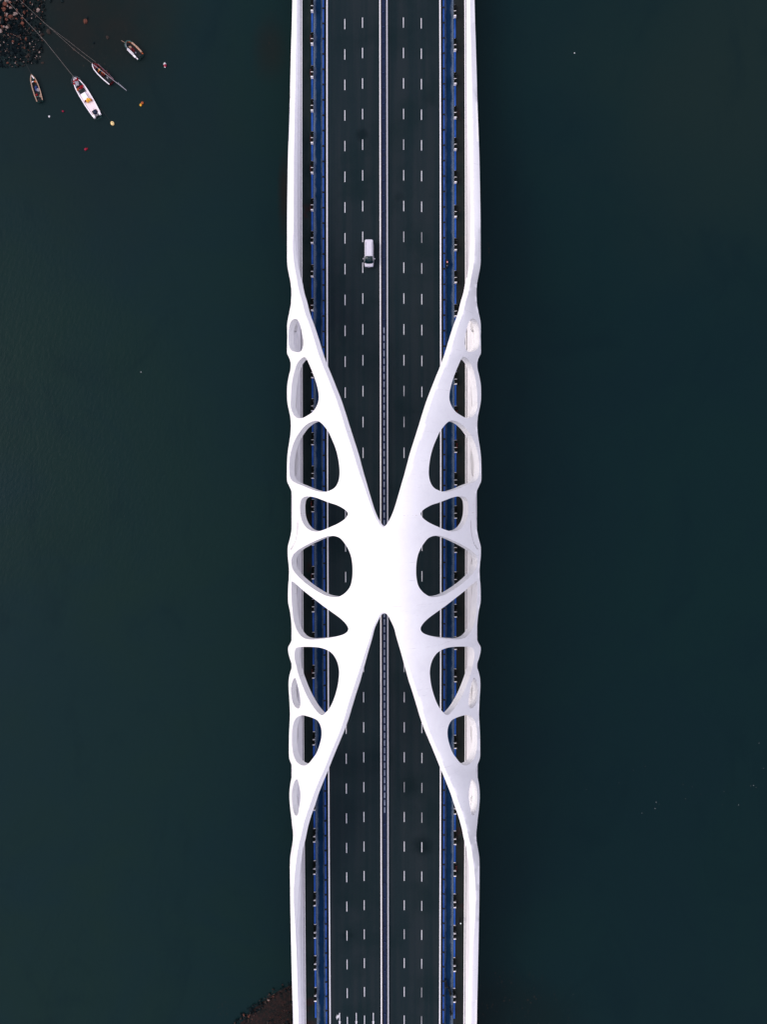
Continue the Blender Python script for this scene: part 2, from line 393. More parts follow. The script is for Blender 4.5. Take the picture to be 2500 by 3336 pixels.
def H(ox, oy, s, pts): return [(ox + x / s, oy + y / s) for x, y in pts]
ZA, ZB, ZC, ZD = (920, 840, 4.4235), (920, 1300, 4.876), (920, 1700, 4.4235), (920, 2150, 3.6853)
HOLES = [
 H(*ZA, [(178,878),(140,900),(112,945),(96,1020),(90,1120),(92,1220),(108,1300),(150,1343),(225,1360),(268,1345),(290,1310),(301,1240),(296,1150),(276,1040),(252,955),(228,905),(202,880)]),
 H(*ZA, [(320,1430),(275,1450),(220,1515),(185,1600),(158,1700),(137,1810),(126,1950),(122,2060)]) + H(*ZB, [(135,130),(165,220),(210,283),(265,306),(320,302),(400,262),(470,215),(525,150),(562,75),(580,0)]) + H(*ZA, [(524,1960),(510,1880),(480,1770),(440,1660),(390,1540),(346,1450)]),
 H(*ZB, [(560,346),(495,350),(415,385),(330,455),(255,555),(200,650),(157,765),(128,880),(112,1000),(108,1120),(118,1220),(150,1290),(220,1335),(320,1375),(450,1430),(580,1468),(690,1474),(745,1458),(820,1420),(870,1360),(900,1280),(912,1180),(905,1050),(880,900),(840,760),(790,640),(740,530),(690,460),(630,390)]),
 H(*ZB, [(430,1548),(365,1550),(310,1583),(286,1650),(282,1750),(290,1850),(320,1950),(375,2035),(450,2088),(550,2104),(650,2080),(760,2035),(900,1970),(1000,1900),(1040,1840),(1041,1810),(1000,1760),(880,1690),(730,1640),(600,1590),(510,1560)]),
 H(*ZC, [(735,203),(660,206),(560,238),(440,290),(320,350),(225,408),(160,470),(132,535),(130,605),(150,680),(200,755),(290,845),(400,932),(520,1010),(620,1060),(720,1084),(800,1083),(860,1058),(925,1008),(980,930),(1005,840),(1015,730),(1010,600),(990,490),(950,390),(900,310),(840,240),(785,212)]),
 H(*ZC, [(138,858),(200,900),(300,988),(450,1105),(600,1220),(720,1305),(830,1385),(905,1455),(948,1520),(950,1562),(915,1605),(830,1640),(700,1670),(560,1686),(450,1695),(370,1692),(300,1668),(240,1610),(192,1520),(160,1400),(143,1250),(133,1100),(130,950)]),
 H(*ZC, [(250,1806),(330,1801),(430,1803),(530,1811),(620,1836),(700,1880),(760,1950),(800,2040),(818,2130)]) + H(*ZD, [(683,175),(670,290),(642,405),(602,515),(560,590),(522,632),(498,658),(470,663),(435,640),(380,575),(320,478),(270,378),(222,258),(186,150),(162,50)]) + H(*ZC, [(176,1960),(178,1870),(200,1820)]),
 H(*ZD, [(240,663),(300,675),(365,696),(420,725),(455,780),(472,850),(468,940),(445,1030),(410,1120),(360,1190),(315,1243),(272,1268),(225,1262),(172,1222),(137,1150),(119,1050),(115,900),(124,800),(150,720),(192,678)]),
 H(*ZD, [(155,215),(178,280),(200,370),(214,460),(216,550),(196,585),(152,562),(122,500),(107,420),(105,335),(118,270),(136,228)]),
 H(*ZD, [(178,1430),(200,1500),(217,1600),(214,1700),(198,1790),(190,1845),(170,1872),(145,1850),(125,1780),(115,1680),(118,1570),(135,1490),(158,1445)]),
 H(*ZC, [(226,-30),(228,60),(224,130),(205,230),(172,335),(132,398),(112,402),(140,355),(178,290),(200,200),(208,100),(212,20)]),
]
HOLES = [catmull(h, 4.0, True) for h in HOLES]
centre = [(CX(HUBT + i * (HUBB - HUBT) / 30), HUBT + i * (HUBB - HUBT) / 30) for i in range(31)]
ridge_line = R1 + centre + R2
poly = OUTS + ridge_line[::-1]
def inside(p, P):
    x, y = p; c = False; n = len(P); j = n - 1
    for i in range(n):
        xi, yi = P[i]; xj, yj = P[j]
        if (yi > y) != (yj > y) and x < (xj - xi) * (y - yi) / (yj - yi) + xi: c = not c
        j = i
    return c
V2 = []; E2 = []; tagv = []
def addloop(L, kind):
    b = len(V2)
    for p in L: V2.append(Vector(p)); tagv.append(kind)
    for i in range(len(L)): E2.append((b + i, b + (i + 1) % len(L)))
    return b
addloop(poly, 'o')
for k, h in enumerate(HOLES): addloop(h, k)
bnd = {}
for v in V2: bnd.setdefault((int(v.x // 10), int(v.y // 10)), []).append(v)
y = -690.0
hb = [(min(q[0] for q in h), max(q[0] for q in h), min(q[1] for q in h), max(q[1] for q in h)) for h in HOLES]
while y < 4140:
    a = interp(OUTS, y); b = xr(y); st = 8.0 if 800 < y < 2950 else 16
    if a + 4 < b:
        nn = int((b - a) / 8)
        for i in range(1, nn):
            x = a + (b - a) * i / nn; p = Vector((x, y)); ok = True
            for gx in (-1, 0, 1):
                for gy in (-1, 0, 1):
                    for q in bnd.get((int(x // 10) + gx, int(y // 10) + gy), ()):
                        if (q - p).length < 3.6: ok = False; break
                    if not ok: break
                if not ok: break
            if ok: V2.append(p); tagv.append(None)
    y += st
res = delaunay_2d_cdt(V2, E2, [], 0, 1e-5)
rv, rf = res[0], res[2]
keep = []
for f in rf:
    c = (rv[f[0]] + rv[f[1]] + rv[f[2]]) / 3
    xa = interp(OUTS, c.y); xb = xr(c.y)
    if c.x < xa - 0.3 or c.x > xb + 0.3: 
        if not inside((c.x, c.y), poly): continue
    bad = False
    for k, h in enumerate(HOLES):
        q = hb[k]
        if q[0] <= c.x <= q[1] and q[2] <= c.y <= q[3] and inside((c.x, c.y), h): bad = True; break
    if HUBT < c.y < HUBB and c.x > CX(c.y) - 0.45: bad = True
    if not bad: keep.append(tuple(f))
# orient top faces upwards
def up(fs, V):
    o = []
    for f in fs:
        n = (V[f[1]] - V[f[0]]).cross(V[f[2]] - V[f[0]])
        o.append(f if n.z > 0 else f[::-1])
    return o
def top3(p):
    P = W(p[0], p[1], zshell(p[0], p[1]))
    if HUBT - .01 <= p[1] <= HUBB + .01 and abs(p[0] - CX(p[1])) < 0.6: P.x = 0.0
    return P
def thick(py): return sm(abs(py - 1857), 1060, 930)  if False else 1 - sm(abs(py - 1857), 930, 1060)
def under(P, py):
    k = thick(py); s = 0.85 * min(1, abs(P.x) / 5) * max(0.05, k)
    return Vector((P.x + s, P.y, P.z - (0.1 + 1.15 * k)))
used = sorted({i for f in keep for i in f}); idx = {a: b for b, a in enumerate(used)}
T3 = [top3(rv[i]) for i in used]; B3 = [under(T3[j], rv[i].y) for j, i in enumerate(used)]
faces = [tuple(idx[i] for i in f) for f in keep]
def chamf(py):
    if py < 1857: return 13.5 * sm(py, 660, 900) - 7.0 * sm(py, 1500, 1700)
    return (5 + 6 * sm(py, 2010, 2200) + 5 * sm(py, 2400, 2650)) * (1 - sm(py, 2900, 3080))
def edge3(p, nrm=(1, 0)):      # inner lower edge of the arch's inward face
    c = max(chamf(p[1]), 0.0); k = c / 13.0
    if c < 0.3: return top3(p)
    E = W(p[0] + c * nrm[0], p[1] + c * nrm[1], zshell(p[0], p[1]) - 1.0 * k)
    if abs(p[0] - CX(p[1])) < 0.3: E.x = 0.0
    return E
def edge_chain(Rr):
    o = []
    for i, p in enumerate(Rr):
        a, b = Rr[max(i - 1, 0)], Rr[min(i + 1, len(Rr) - 1)]
        if abs(p[0] - CX(p[1])) < 0.3: n = (0, -1 if p[1] < 1857 else 1)
        else:
            dx, dy = b[0] - a[0], b[1] - a[1]; L = math.hypot(dx, dy) or 1; n = (dy / L, -dx / L)
        o.append(edge3(p, n))
    return o
def crotch_fix(): pass
def soft(bmo):
    pass
def build_side(name, polys, mat, parent, smooth=True):
    """mirror a left-hand surface list to both sides"""
    bm = bmesh.new()
    for vs, fs in polys:
        for sgn in (1, -1):
            nv = [bm.verts.new((v.x * sgn, v.y, v.z)) for v in vs]
            for f in fs:
                try: bm.faces.new([nv[i] for i in (f if sgn == 1 else f[::-1])])
                except ValueError: pass
    bmesh.ops.remove_doubles(bm, verts=bm.verts, dist=0.0005)
    me = bpy.data.meshes.new(name); bm.to_mesh(me); bm.free()
    if smooth: me.polygons.foreach_set('use_smooth', [True] * len(me.polygons))
    me.materials.append(mat)
    return link(bpy.data.objects.new(name, me), parent)
faces = up(faces, T3)
def band(A, B, closed=False):
    n = len(A); vs = list(A) + list(B); fs = []
    for i in range(n if closed else n - 1):
        j = (i + 1) % n; fs.append((i, j, n + j, n + i))
    return vs, fs
shell = bmesh.new()
layers = []
layers.append((T3, faces)); layers.append((B3, [f[::-1] for f in faces]))
for k, h in enumerate(HOLES):
    A = [top3(p) for p in h]
    B = [under(a, p[1]) for a, p in zip(A, h)] if k < 10 else [Vector((a.x + 0.16, a.y, a.z - 0.30)) for a in A]
    layers.append(band(A, B, True))
cres = [tuple(f) for f in rf if inside(((rv[f[0]].x + rv[f[1]].x + rv[f[2]].x) / 3, (rv[f[0]].y + rv[f[1]].y + rv[f[2]].y) / 3), HOLES[10])]
cu = sorted({i for f in cres for i in f}); ci = {a: b for b, a in enumerate(cu)}
CV = [top3(rv[i]) + Vector((0.16, 0, -0.30)) for i in cu]
layers.append((CV, up([tuple(ci[i] for i in f) for f in cres], CV)))
for Rr in (R1 + [centre[0]], [centre[-1]] + R2):
    A = [top3(p) for p in Rr]; Ee = edge_chain(Rr); U = [under(a, p[1]) for a, p in zip(A, Rr)]
    layers.append(band(A, Ee)); layers.append(band(Ee, U))
A = [top3(p) for p in OUTS]
SK = [Vector((-16.75, a.y, zd(a.y) - 1.3)) for a in A]
layers.append(band(A, SK))
bm = bmesh.new()
for vs, fs in layers:
    for sgn in (1, -1):
        nv = [bm.verts.new((v.x * sgn, v.y, v.z)) for v in vs]
        g = {}
        for f in fs:
            try: bm.faces.new([nv[i] for i in (f if sgn == 1 else f[::-1])])
            except ValueError: pass
# weld only the seam on the centre line so that rims stay crisp
cv = [v for v in bm.verts if abs(v.co.x) < 1e-4]
bmesh.ops.remove_doubles(bm, verts=cv, dist=0.001)
me = bpy.data.meshes.new('arch_shell'); bm.to_mesh(me); bm.free()
me.polygons.foreach_set('use_smooth', [True] * len(me.polygons)); me.materials.append(M_SHELL)
link(bpy.data.objects.new('arch_shell', me), bridge)

# edge girders: leaning wall between footway and arch, with coping and drain groove
def wall_top(py):
    R = xr(py); e = R + chamf(py); d = abs(py - 1857)
    px = min(e, 966.5 + 0.0045 * max(0, py - 1857)) if d < 1250 else e
    zz = zshell(R, py) - 1.0 * chamf(py) / 13.0
    k = sm(d, 850, 1040)
    Y = Yof(py)
    return W(px, py, (zd(Y) + 1.6) * (1 - k) + zz * k)
ys = [-700 + i * 20 for i in range(80)] + [900 + i * 8 for i in range(250)] + [2900 + i * 20 for i in range(62)]
for sgn in (-1, 1):
    bm = bmesh.new(); prev = None
    for py in ys:
        t = wall_top(py); b = Vector((-16.12, t.y, zd(t.y) + 0.16)); m = t.lerp(b, 0.5) + Vector((0.10, 0, -0.10))
        m2 = t.lerp(b, 0.8) + Vector((0.06, 0, -0.1)); s2 = Vector((-17.35, t.y, zd(t.y) - 1.9))
        kf = 1 - sm(abs(py - 1857), 800, 960); t2 = (t + Vector((-0.12, 0, -0.15))).lerp(W(950, py, zd(t.y) + 2.5), kf)
        cur = [bm.verts.new((-p.x * sgn, p.y, p.z)) for p in (s2, t2, t, m, m2, b)]
        if prev:
            for i in range(5): bm.faces.new((prev[i], prev[i + 1], cur[i + 1], cur[i]))
        prev = cur
    g = bm_obj('edge_girder', bm, M_GIRDER, bridge, True)
    xs = (-16.12, -15.98, -15.84) if sgn == -1 else (15.78, 15.95, 16.12)
    strip('drain_groove', xs[0 if sgn == -1 else 1], xs[1 if sgn == -1 else 2], 0.13, M_GROOVE, g)
    strip('coping', xs[1 if sgn == -1 else 0], xs[2 if sgn == -1 else 1], 0.30, M_RIM, g, thick=0.38)
    # lens-shaped ledges between the outer legs and the girder
    for (y0, y1, w0) in ((1043,1078,9),(1175,1340,6),(1445,1550,11),(1800,1866,9),(1903,1950,7),(2236,2302,9),(2352,2432,10),(2448,2486,9),(2598,2632,9)):
        bm = bmesh.new(); N = 14; L = []; Rr_ = []
        for i in range(N + 1):
            t = i / N; py = y0 + (y1 - y0) * t; c = 963.0 + 0.0045 * max(0, py - 1857); hw = 0.5 * w0 * sin(pi * t) ** 0.6 + 0.1
            a = W(c - 9, py, zd(Yof(py)) + 2.25); b = W(c + hw + 1.5, py, zd(Yof(py)) + 2.75)
            L.append(a); Rr_.append(b)
        va = [bm.verts.new((-p.x * sgn, p.y, p.z)) for p in L]; vb = [bm.verts.new((-p.x * sgn, p.y, p.z)) for p in Rr_]
        vc = [bm.verts.new((-(p.x - 0.1) * sgn, p.y, p.z - 1.2)) for p in Rr_]
        for i in range(N):
            bm.faces.new((va[i], va[i + 1], vb[i + 1], vb[i])); bm.faces.new((vb[i], vb[i + 1], vc[i + 1], vc[i]))
            bm.faces.new((vc[i], vc[i + 1], va[i + 1], va[i]))
        bm_obj('ledge', bm, M_SHELL, g)
for X in (-11, 11):
    for Y in (-78, 82):
        bm = bmesh.new(); add_box(bm, Vector((X, Y, (WATER - 3 + zd(Y) - 1.65) / 2)), (3.2, 2.4, abs(WATER - 3) + zd(Y) - 1.65), 0.5)
        bm_obj('pier', bm, M_CONC, bridge)

# ------------------------------------------------------------------ carriageway and side lanes
road = tag(strip('road', -11.50, 11.45, 0.02, M_ROAD), kind='structure')
for x in (-11.03, -0.69, 0.66, 11.03):
    strip('edge_line', x - 0.125, x + 0.125, 0.026, M_LINE, road)
YL = 107.35; PITCH = 5.983
offs = {-7.55: 0.0, -4.10: 0.27, 3.88: 0.27, 7.36: 0.12}
nd = 0
dash_me = None
for X, o in offs.items():
    for i in range(-9, 42):
        Yc = YL + o - PITCH * i
        if Yc < -96 or Yc > 160: continue
        yt, yb = Yc, Yc - 2.03
        v = [(-.078, 0, 0), (.078, 0, 0), (.078, -2.03, 0), (-.078, -2.03, 0)]
        if dash_me is None:
            d = mesh_obj('lane_dash', v, [(0, 3, 2, 1)], M_DASH, road); dash_me = d.data
        else: d = link(bpy.data.objects.new('lane_dash', dash_me), road)
        d.location = (X, yt, zd(yt) + 0.028 ); d.rotation_euler = (math.atan((zd(yt) - zd(yb)) / 2.03), 0, 0)
def arrow(cxp, turn):
    p = WD(cxp, 3299.5); Y0 = p.y; X = p.x; pts = []; fs = []
    def q(x, y): pts.append((X + x, Y0 + y, zd(Y0 + y) + 0.030)); return len(pts) - 1
    fs.append([q(-.08, 0), q(-.08, -1.75), q(.08, -1.75), q(.08, 0)])
    fs.append([q(-.22, -1.75), q(0, -3.2), q(.22, -1.75)])
    if turn:
        fs.append([q(-.09, -.25), q(-.09, -.9), q(-.48, -1.22), q(-.48, -.68)])
        fs.append([q(-.5, -.25), q(-.5, -1.55), q(-.70, -.98)])
    v = [Vector(a) for a in pts]
    fs = [f if (v[f[1]] - v[f[0]]).cross(v[f[2]] - v[f[0]]).z > 0 else f[::-1] for f in fs]
    mesh_obj('lane_arrow', pts, fs, M_DASH, road)
arrow(1106.8, True); arrow(1161.2, False); arrow(1216.7, False)
for s in (-1, 1):
    x = sorted((s * 11.88, s * 13.66))
    tag(strip('cycle_path', x[0], x[1], 0.11, M_LANE, thick=0.15), kind='structure')
    x = sorted((s * 14.08, s * 15.80))
    tag(strip('footpath', x[0], x[1], 0.12, M_WALK, thick=0.16), kind='structure')
    x = sorted((s * 11.45, s * 11.90)); 
    strip('gutter', s * 11.47 if s > 0 else -11.9, s * 11.90 if s > 0 else -11.47, 0.012, M_BROWN, road)
    x = sorted((s * 13.66, s * 14.08)); strip('planting_bed', x[0], x[1], 0.10, M_BLACK, road)

# median fence
med = empty('median_fence', (0, 0, 0), 0, 'navy double-rail fence along the centre line between both carriageways', 'fence')
strip('kerb', -0.56, -0.34, 0.06, M_BROWN, med, thick=0.08)
strip('base_panel', -0.27, 0.27, 0.62, M_NAVY, med, thick=0.6)
strip('rail', -0.27, -0.19, 0.80, M_RAIL, med, thick=0.08); strip('rail', 0.19, 0.27, 0.80, M_RAIL, med, thick=0.08)
pm = None; i = 0
Y = -95.0
while Y < 125:
    if pm is None:
        bm = bmesh.new(); add_box(bm, Vector((0, 0, 0.74)), (0.36, 0.08, 0.22)); add_cyl(bm, Vector((0, 0, 0.88)), 0.05, 0.1, 8)
        o = bm_obj('post', bm, M_RAIL, med); pm = o.data
    else: o = link(bpy.data.objects.new('post', pm), med)
    o.location = (0, Y, zd(Y)); Y += 2.99
ya, yb = WD(1251, 1067, .9).y, WD(1251, 2655, .9).y
n = int(round((ya - yb) / 1.495)); pm = None
for i in range(n):
    Yc = ya - (i + 0.36) * (ya - yb) / n
    if pm is None:
        bm = bmesh.new(); add_box(bm, Vector((-0.055, 0, 0.76)), (0.085, 1.06, 0.27)); add_box(bm, Vector((0.06, 0, 0.76)), (0.10, 1.06, 0.30)); add_box(bm, Vector((0, 0, 0.66)), (0.2, 1.02, 0.07))
        o = bm_obj('glare_board', bm, M_BOARD, med); pm = o.data
    else: o = link(bpy.data.objects.new('glare_board', pm), med)
    o.location = (0, Yc, zd(Yc))

# guard rails: blue panels between black posts
def guard(s, label):
    g = empty('guard_rail', (0, 0, 0), 0, label, 'guard rail', 'guard rails beside the carriageway')
    x = s * 11.70; P = 2.9915; Y0 = WD(1056, 27.4, .6).y + (0.12 if s > 0 else 0)
    a = bpy.data.meshes.new('rail_panel'); bm = bmesh.new()
    add_box(bm, Vector((0, 0, 0.42)), (0.26, 2.66, 0.34), 0.02); add_box(bm, Vector((0.02 * s, 0, 0.62)), (0.10, 2.66, 0.06))
    bm.to_mesh(a); bm.free(); a.materials.append(M_BLUE)
    b = bpy.data.meshes.new('post'); bm = bmesh.new(); add_cyl(bm, Vector((0.05 * s, 0, 0.36)), 0.17, 0.72, 10); add_ball(bm, Vector((0.05 * s, 0, 0.72)), 0.17, 1, 1, .4, 10, 5)
    bm.to_mesh(b); bm.free(); b.materials.append(M_BLACK)
    for i in range(-8, 72):
        Y = Y0 - P * i
        if Y < -100 or Y > 128: continue
        o = link(bpy.data.objects.new('post', b), g); o.location = (x, Y, zd(Y))
        Yc = Y - P / 2; o = link(bpy.data.objects.new('rail_panel', a), g); o.location = (x, Yc, zd(Yc)); o.rotation_euler = (-2 * KDECK * Yc, 0, 0)
guard(-1, "blue panel guard rail with black posts, on the white van's side")
guard(1, "blue panel guard rail with black posts, on the scooter riders' side")

# planters and the blue boards between them
LY = [43,150,258,367,472,569,690,797,906,1016,1125,1235,1343,1453,1562,1671,1779,1889,1996,2104,2211,2319,2428,2535,2640,2743,2847.6,2950,3055,3157,3260]
RY = [60,170,280,390,493,600,712,820,926,1035,1145,1256,1367,1478,1583.6,1691.7,1803,1907,2012.6,2118,2223,2331,2439,2546,2652,2751,2854,2956,3058,3163,3263]
def leafy(seed, L, h, wdt, n):
    rnd = random.Random(seed); bm = bmesh.new()
    for _ in range(n):
        c = Vector((rnd.uniform(-wdt, wdt) / 2, rnd.uniform(-L, L) / 2, h * rnd.uniform(0.35, 1.0))); r = rnd.uniform(0.05, 0.11)
        m = Matrix.Translation(c) @ Euler((rnd.uniform(0, 3), rnd.uniform(0, 3), rnd.uniform(0, 3))).to_matrix().to_4x4() @ Matrix.Diagonal((r, r * 1.3, r * .7, 1))
        bmesh.ops.create_icosphere(bm, subdivisions=1, radius=1, matrix=m)
    for v in bm.verts: v.co += Vector((rnd.uniform(-.02, .02), rnd.uniform(-.02, .02), rnd.uniform(-.02, .02)))
    return bm
def make_planter():
    r = empty('planter', (0, 0, 0))
    box('end_panel', (0, 0, 0.52), (0.46, 0.15, 1.04), M_WHITE, r, 0.015)
    box('cross_panel', (0, 0.95, 0.45), (0.44, 0.08, 0.90), M_WHITE, r, 0.015)
    box('end_panel', (0, 2.38, 0.20), (0.42, 0.05, 0.40), M_WHITE, r, 0.01)
    bm = bmesh.new(); add_box(bm, Vector((-0.18, 1.2, 0.15)), (0.02, 2.3, 0.3)); add_box(bm, Vector((0.18, 1.2, 0.15)), (0.02, 2.3, 0.3))
    bm_obj('side_wall', bm, M_WHITE, r)
    box('soil', (0, 1.2, 0.13), (0.31, 2.28, 0.2), M_BLACK, r)
    bm = leafy(3, 0.78, 0.97, 0.36, 95); bmesh.ops.translate(bm, verts=bm.verts, vec=(0, 0.47, 0)); bm_obj('shrub', bm, M_SHRUB, r)
    bm = leafy(5, 1.28, 0.60, 0.38, 120); bmesh.ops.translate(bm, verts=bm.verts, vec=(0, 1.66, 0)); bm_obj('shrub', bm, M_SHRUB, r)
    return r
proto = make_planter(); first = True
redbm = leafy(11, 0.9, 0.5, 0.22, 22); rm = bpy.data.meshes.new('red_foliage'); redbm.to_mesh(rm); redbm.free(); rm.materials.append(M_REDSHRUB)
SHELLHID = []
ORD = 'first second third fourth fifth sixth seventh eighth ninth tenth eleventh twelfth thirteenth fourteenth fifteenth sixteenth'.split()
def side_run(s, ysl, word):
    fen = empty('kerb_board', (0, 0, 0), 0, 'run of low bright blue boards between the planters on the ' + ("white van's side" if s < 0 else "scooter riders' side"), 'kerb board', 'blue kerb boards between planters')
    global first
    Ys = [WD(1019 if s < 0 else 1482, y - 4, 0.5).y for y in ysl]
    x = s * 13.87
    vis = []
    for Y in Ys:
        q = PX(Vector((x, Y + 1.2, zd(Y) + 0.6))); qx = q[0] if s < 0 else 2 * CX(q[1]) - q[0]
        vis.append(not (inside((qx, q[1]), poly) and not any(inside((qx, q[1]), h) for h in HOLES)))
    NV = sum(vis); kk = 0
    for i, Y in enumerate(Ys):
        if first: o = proto; first = False
        else: o = copy_tree(proto)
        o.location = (x, Y, zd(Y) + 0.08); o.rotation_euler = (0, 0, 0)
        yy = PX(Vector((x, Y, zd(Y))))[1]
        red = random.random() < 0.2
        side = "van's side" if s < 0 else "scooters' side"; fol = 'red-tinged shrubs' if red else 'dark shrubs'
        if vis[i]:
            kk += 1
            if kk * 2 <= NV + 1: place = ORD[kk - 1] + ' visible from the top edge'
            else: place = (ORD[NV - kk] if NV > kk else 'one') + ' visible ' + ('from' if NV > kk else 'at') + ' the bottom edge'
            tag(o, 'white planter with ' + fol + ', ' + place + ", on the " + side, 'planter', 'planters on the ' + side)
        else: tag(o, 'white planter with ' + fol + ", mostly hidden by the arch, on the " + side, 'planter', 'planters on the ' + side)
        if red:
            q = link(bpy.data.objects.new('red_foliage', rm), o); q.location = (-0.24 if s < 0 else 0.24, random.uniform(0.3, 1.7), 0.05)
        Yn = Ys[i + 1] + 2.46 if i + 1 < len(Ys) else Y - 4.0
        Yt = Y - 0.07; L = Yt - Yn
        if L > 0.4:
            box('blue_board', (x + 0.02 * s, (Yt + Yn) / 2, zd((Yt + Yn) / 2) + 0.15), (0.32, L - 0.02, 0.12), M_BLUE, fen, 0.02)
side_run(-1, LY, "on the white van's side of the bridge")
side_run(1, RY, "on the scooter riders' side of the bridge")

# ------------------------------------------------------------------ white van
M_VAN = worn('van_paint', (0.56, 0.54, 0.60), 0.35, 0.03, 1.5, spec=0.4, raw=True)
M_GLASS = NT('dark_glass').fin((0.002, 0.016, 0.020), 0.12, spec=0.4)
M_TYRE = worn('tyre', (0.01, 0.01, 0.011), 0.8, 0.2, 8)
M_LAMP = NT('lamp_glass').fin((0.35, 0.38, 0.50), 0.15)
M_SIL = worn('grey_metal', (0.30, 0.32, 0.38), 0.35, 0.1, 8, metal=0.6)
pv = WD(1202.6, 826, 0.8)
van = empty('van', (pv.x, pv.y, zd(pv.y) + 0.028), 0, 'white minivan driving alone down the carriageway beside a lane dash', 'van')
van.rotation_euler = (-2 * KDECK * pv.y, 0, 0)
L0, L1 = 2.45, -2.62     # rear, front (front is -Y)
def loft(st, name, mat, parent, sub=1):
    bm = bmesh.new(); rings = []
    for (yy, zb, zt, wb, wt) in st:
        rings.append([bm.verts.new(p) for p in ((-wb * .93, yy, zb), (-wb, yy, zb + (zt - zb) * .35), (-(wb * .35 + wt * .65), yy, zb + (zt - zb) * .80), (-wt * .86, yy, zt * .985 + .0), (-wt * .45, yy, zt + .02), (wt * .45, yy, zt + .02), (wt * .86, yy, zt * .985), ((wb * .35 + wt * .65), yy, zb + (zt - zb) * .80), (wb, yy, zb + (zt - zb) * .35), (wb * .93, yy, zb))])
    for a, b in zip(rings, rings[1:]):
        for i in range(len(a)):
            j = (i + 1) % len(a); bm.faces.new((a[i], a[j], b[j], b[i]))
    bm.faces.new(rings[0]); bm.faces.new(rings[-1][::-1])
    o = bm_obj(name, bm, mat, parent, True)
    m = o.modifiers.new('subd', 'SUBSURF'); m.levels = sub; m.render_levels = sub
    return o
loft([(2.45, .35, 1.0, .84, .80), (2.40, .30, 1.05, .90, .86), (1.6, .28, 1.08, .93, .88), (0, .28, 1.08, .94, .89), (-1.2, .28, 1.08, .94, .88), (-1.75, .28, 1.10, .93, .84), (-2.2, .30, 1.02, .90, .78), (-2.5, .33, .90, .82, .68), (-2.60, .38, .78, .72, .58)], 'body', M_VAN, van, 2)
loft([(2.40, 1.02, 1.72, .80, .70), (2.30, 1.02, 1.86, .84, .76), (1.6, 1.05, 1.93, .87, .78), (0.2, 1.05, 1.94, .88, .78), (-0.75, 1.05, 1.88, .88, .74), (-0.86, 1.05, 1.82, .88, .73), (-1.05, 1.04, 1.70, .87, .74)], 'roof', M_VAN, van, 2)
bm = bmesh.new()
vs = [(-.70, -.86, 1.86), (.70, -.86, 1.86), (.80, -1.35, 1.58), (.86, -1.92, 1.15), (.5, -2.04, 1.13), (0, -2.08, 1.13), (-.5, -2.04, 1.13), (-.86, -1.92, 1.15), (-.80, -1.35, 1.58), (0, -.88, 1.885), (0, -1.40, 1.60)]
v = [bm.verts.new(p) for p in vs]
for f in ((0, 8, 10, 9), (9, 10, 2, 1), (8, 7, 6, 10), (10, 6, 5), (10, 5, 4), (10, 4, 3, 2)): bm.faces.new([v[i] for i in f])
bmesh.ops.recalc_face_normals(bm, faces=bm.faces)
ws = bm_obj('windscreen', bm, M_GLASS, van, True); sm_ = ws.modifiers.new('s', 'SOLIDIFY'); sm_.thickness = 0.06; sm_.offset = 1
box('dash_paper', (-0.12, -1.78, 1.24), (0.30, 0.14, 0.02), M_LAMP, van); box('rear_view_mirror', (0.02, -1.22, 1.73), (0.10, 0.22, 0.05), M_SIL, van, .02)
for sgn in (-1, 1):
    bm = bmesh.new(); add_box(bm, Vector((sgn * .865, .65, 1.42)), (.05, 2.9, .46), .02); bm_obj('side_window', bm, M_GLASS, van)
    bm = bmesh.new(); add_box(bm, Vector((sgn * .60, .6, 1.95)), (.035, 2.5, .035)); bm_obj('roof_rail', bm, M_SIL, van)
    bm = bmesh.new(); add_ball(bm, Vector((sgn * 1.09, -1.18, 1.22)), .12, 1.0, .9, .9); add_box(bm, Vector((sgn * .98, -1.16, 1.18)), (.16, .05, .05)); bm_obj('wing_mirror', bm, M_VAN, van)
    bm = bmesh.new(); add_ball(bm, Vector((sgn * .60, -2.46, .80)), .16, 1.1, .8, .5); bm_obj('headlight', bm, M_LAMP, van)
    for yy in (1.55, -1.65):
        bm = bmesh.new(); add_cyl(bm, Vector((sgn * .84, yy, .33)), .33, .2, 20, 'X'); wh = bm_obj('wheel', bm, M_TYRE, van)
        bm = bmesh.new(); add_cyl(bm, Vector((sgn * .92, yy, .33)), .2, .07, 14, 'X'); bm_obj('rim', bm, M_SIL, wh)
box('grille', (0, -2.585, .62), (.8, .06, .2), M_SIL, van); box('number_plate', (0, -2.63, .48), (.44, .03, .13), M_LAMP, van); box('rear_window', (0, 2.36, 1.42), (1.2, .06, .4), M_GLASS, van, .02)

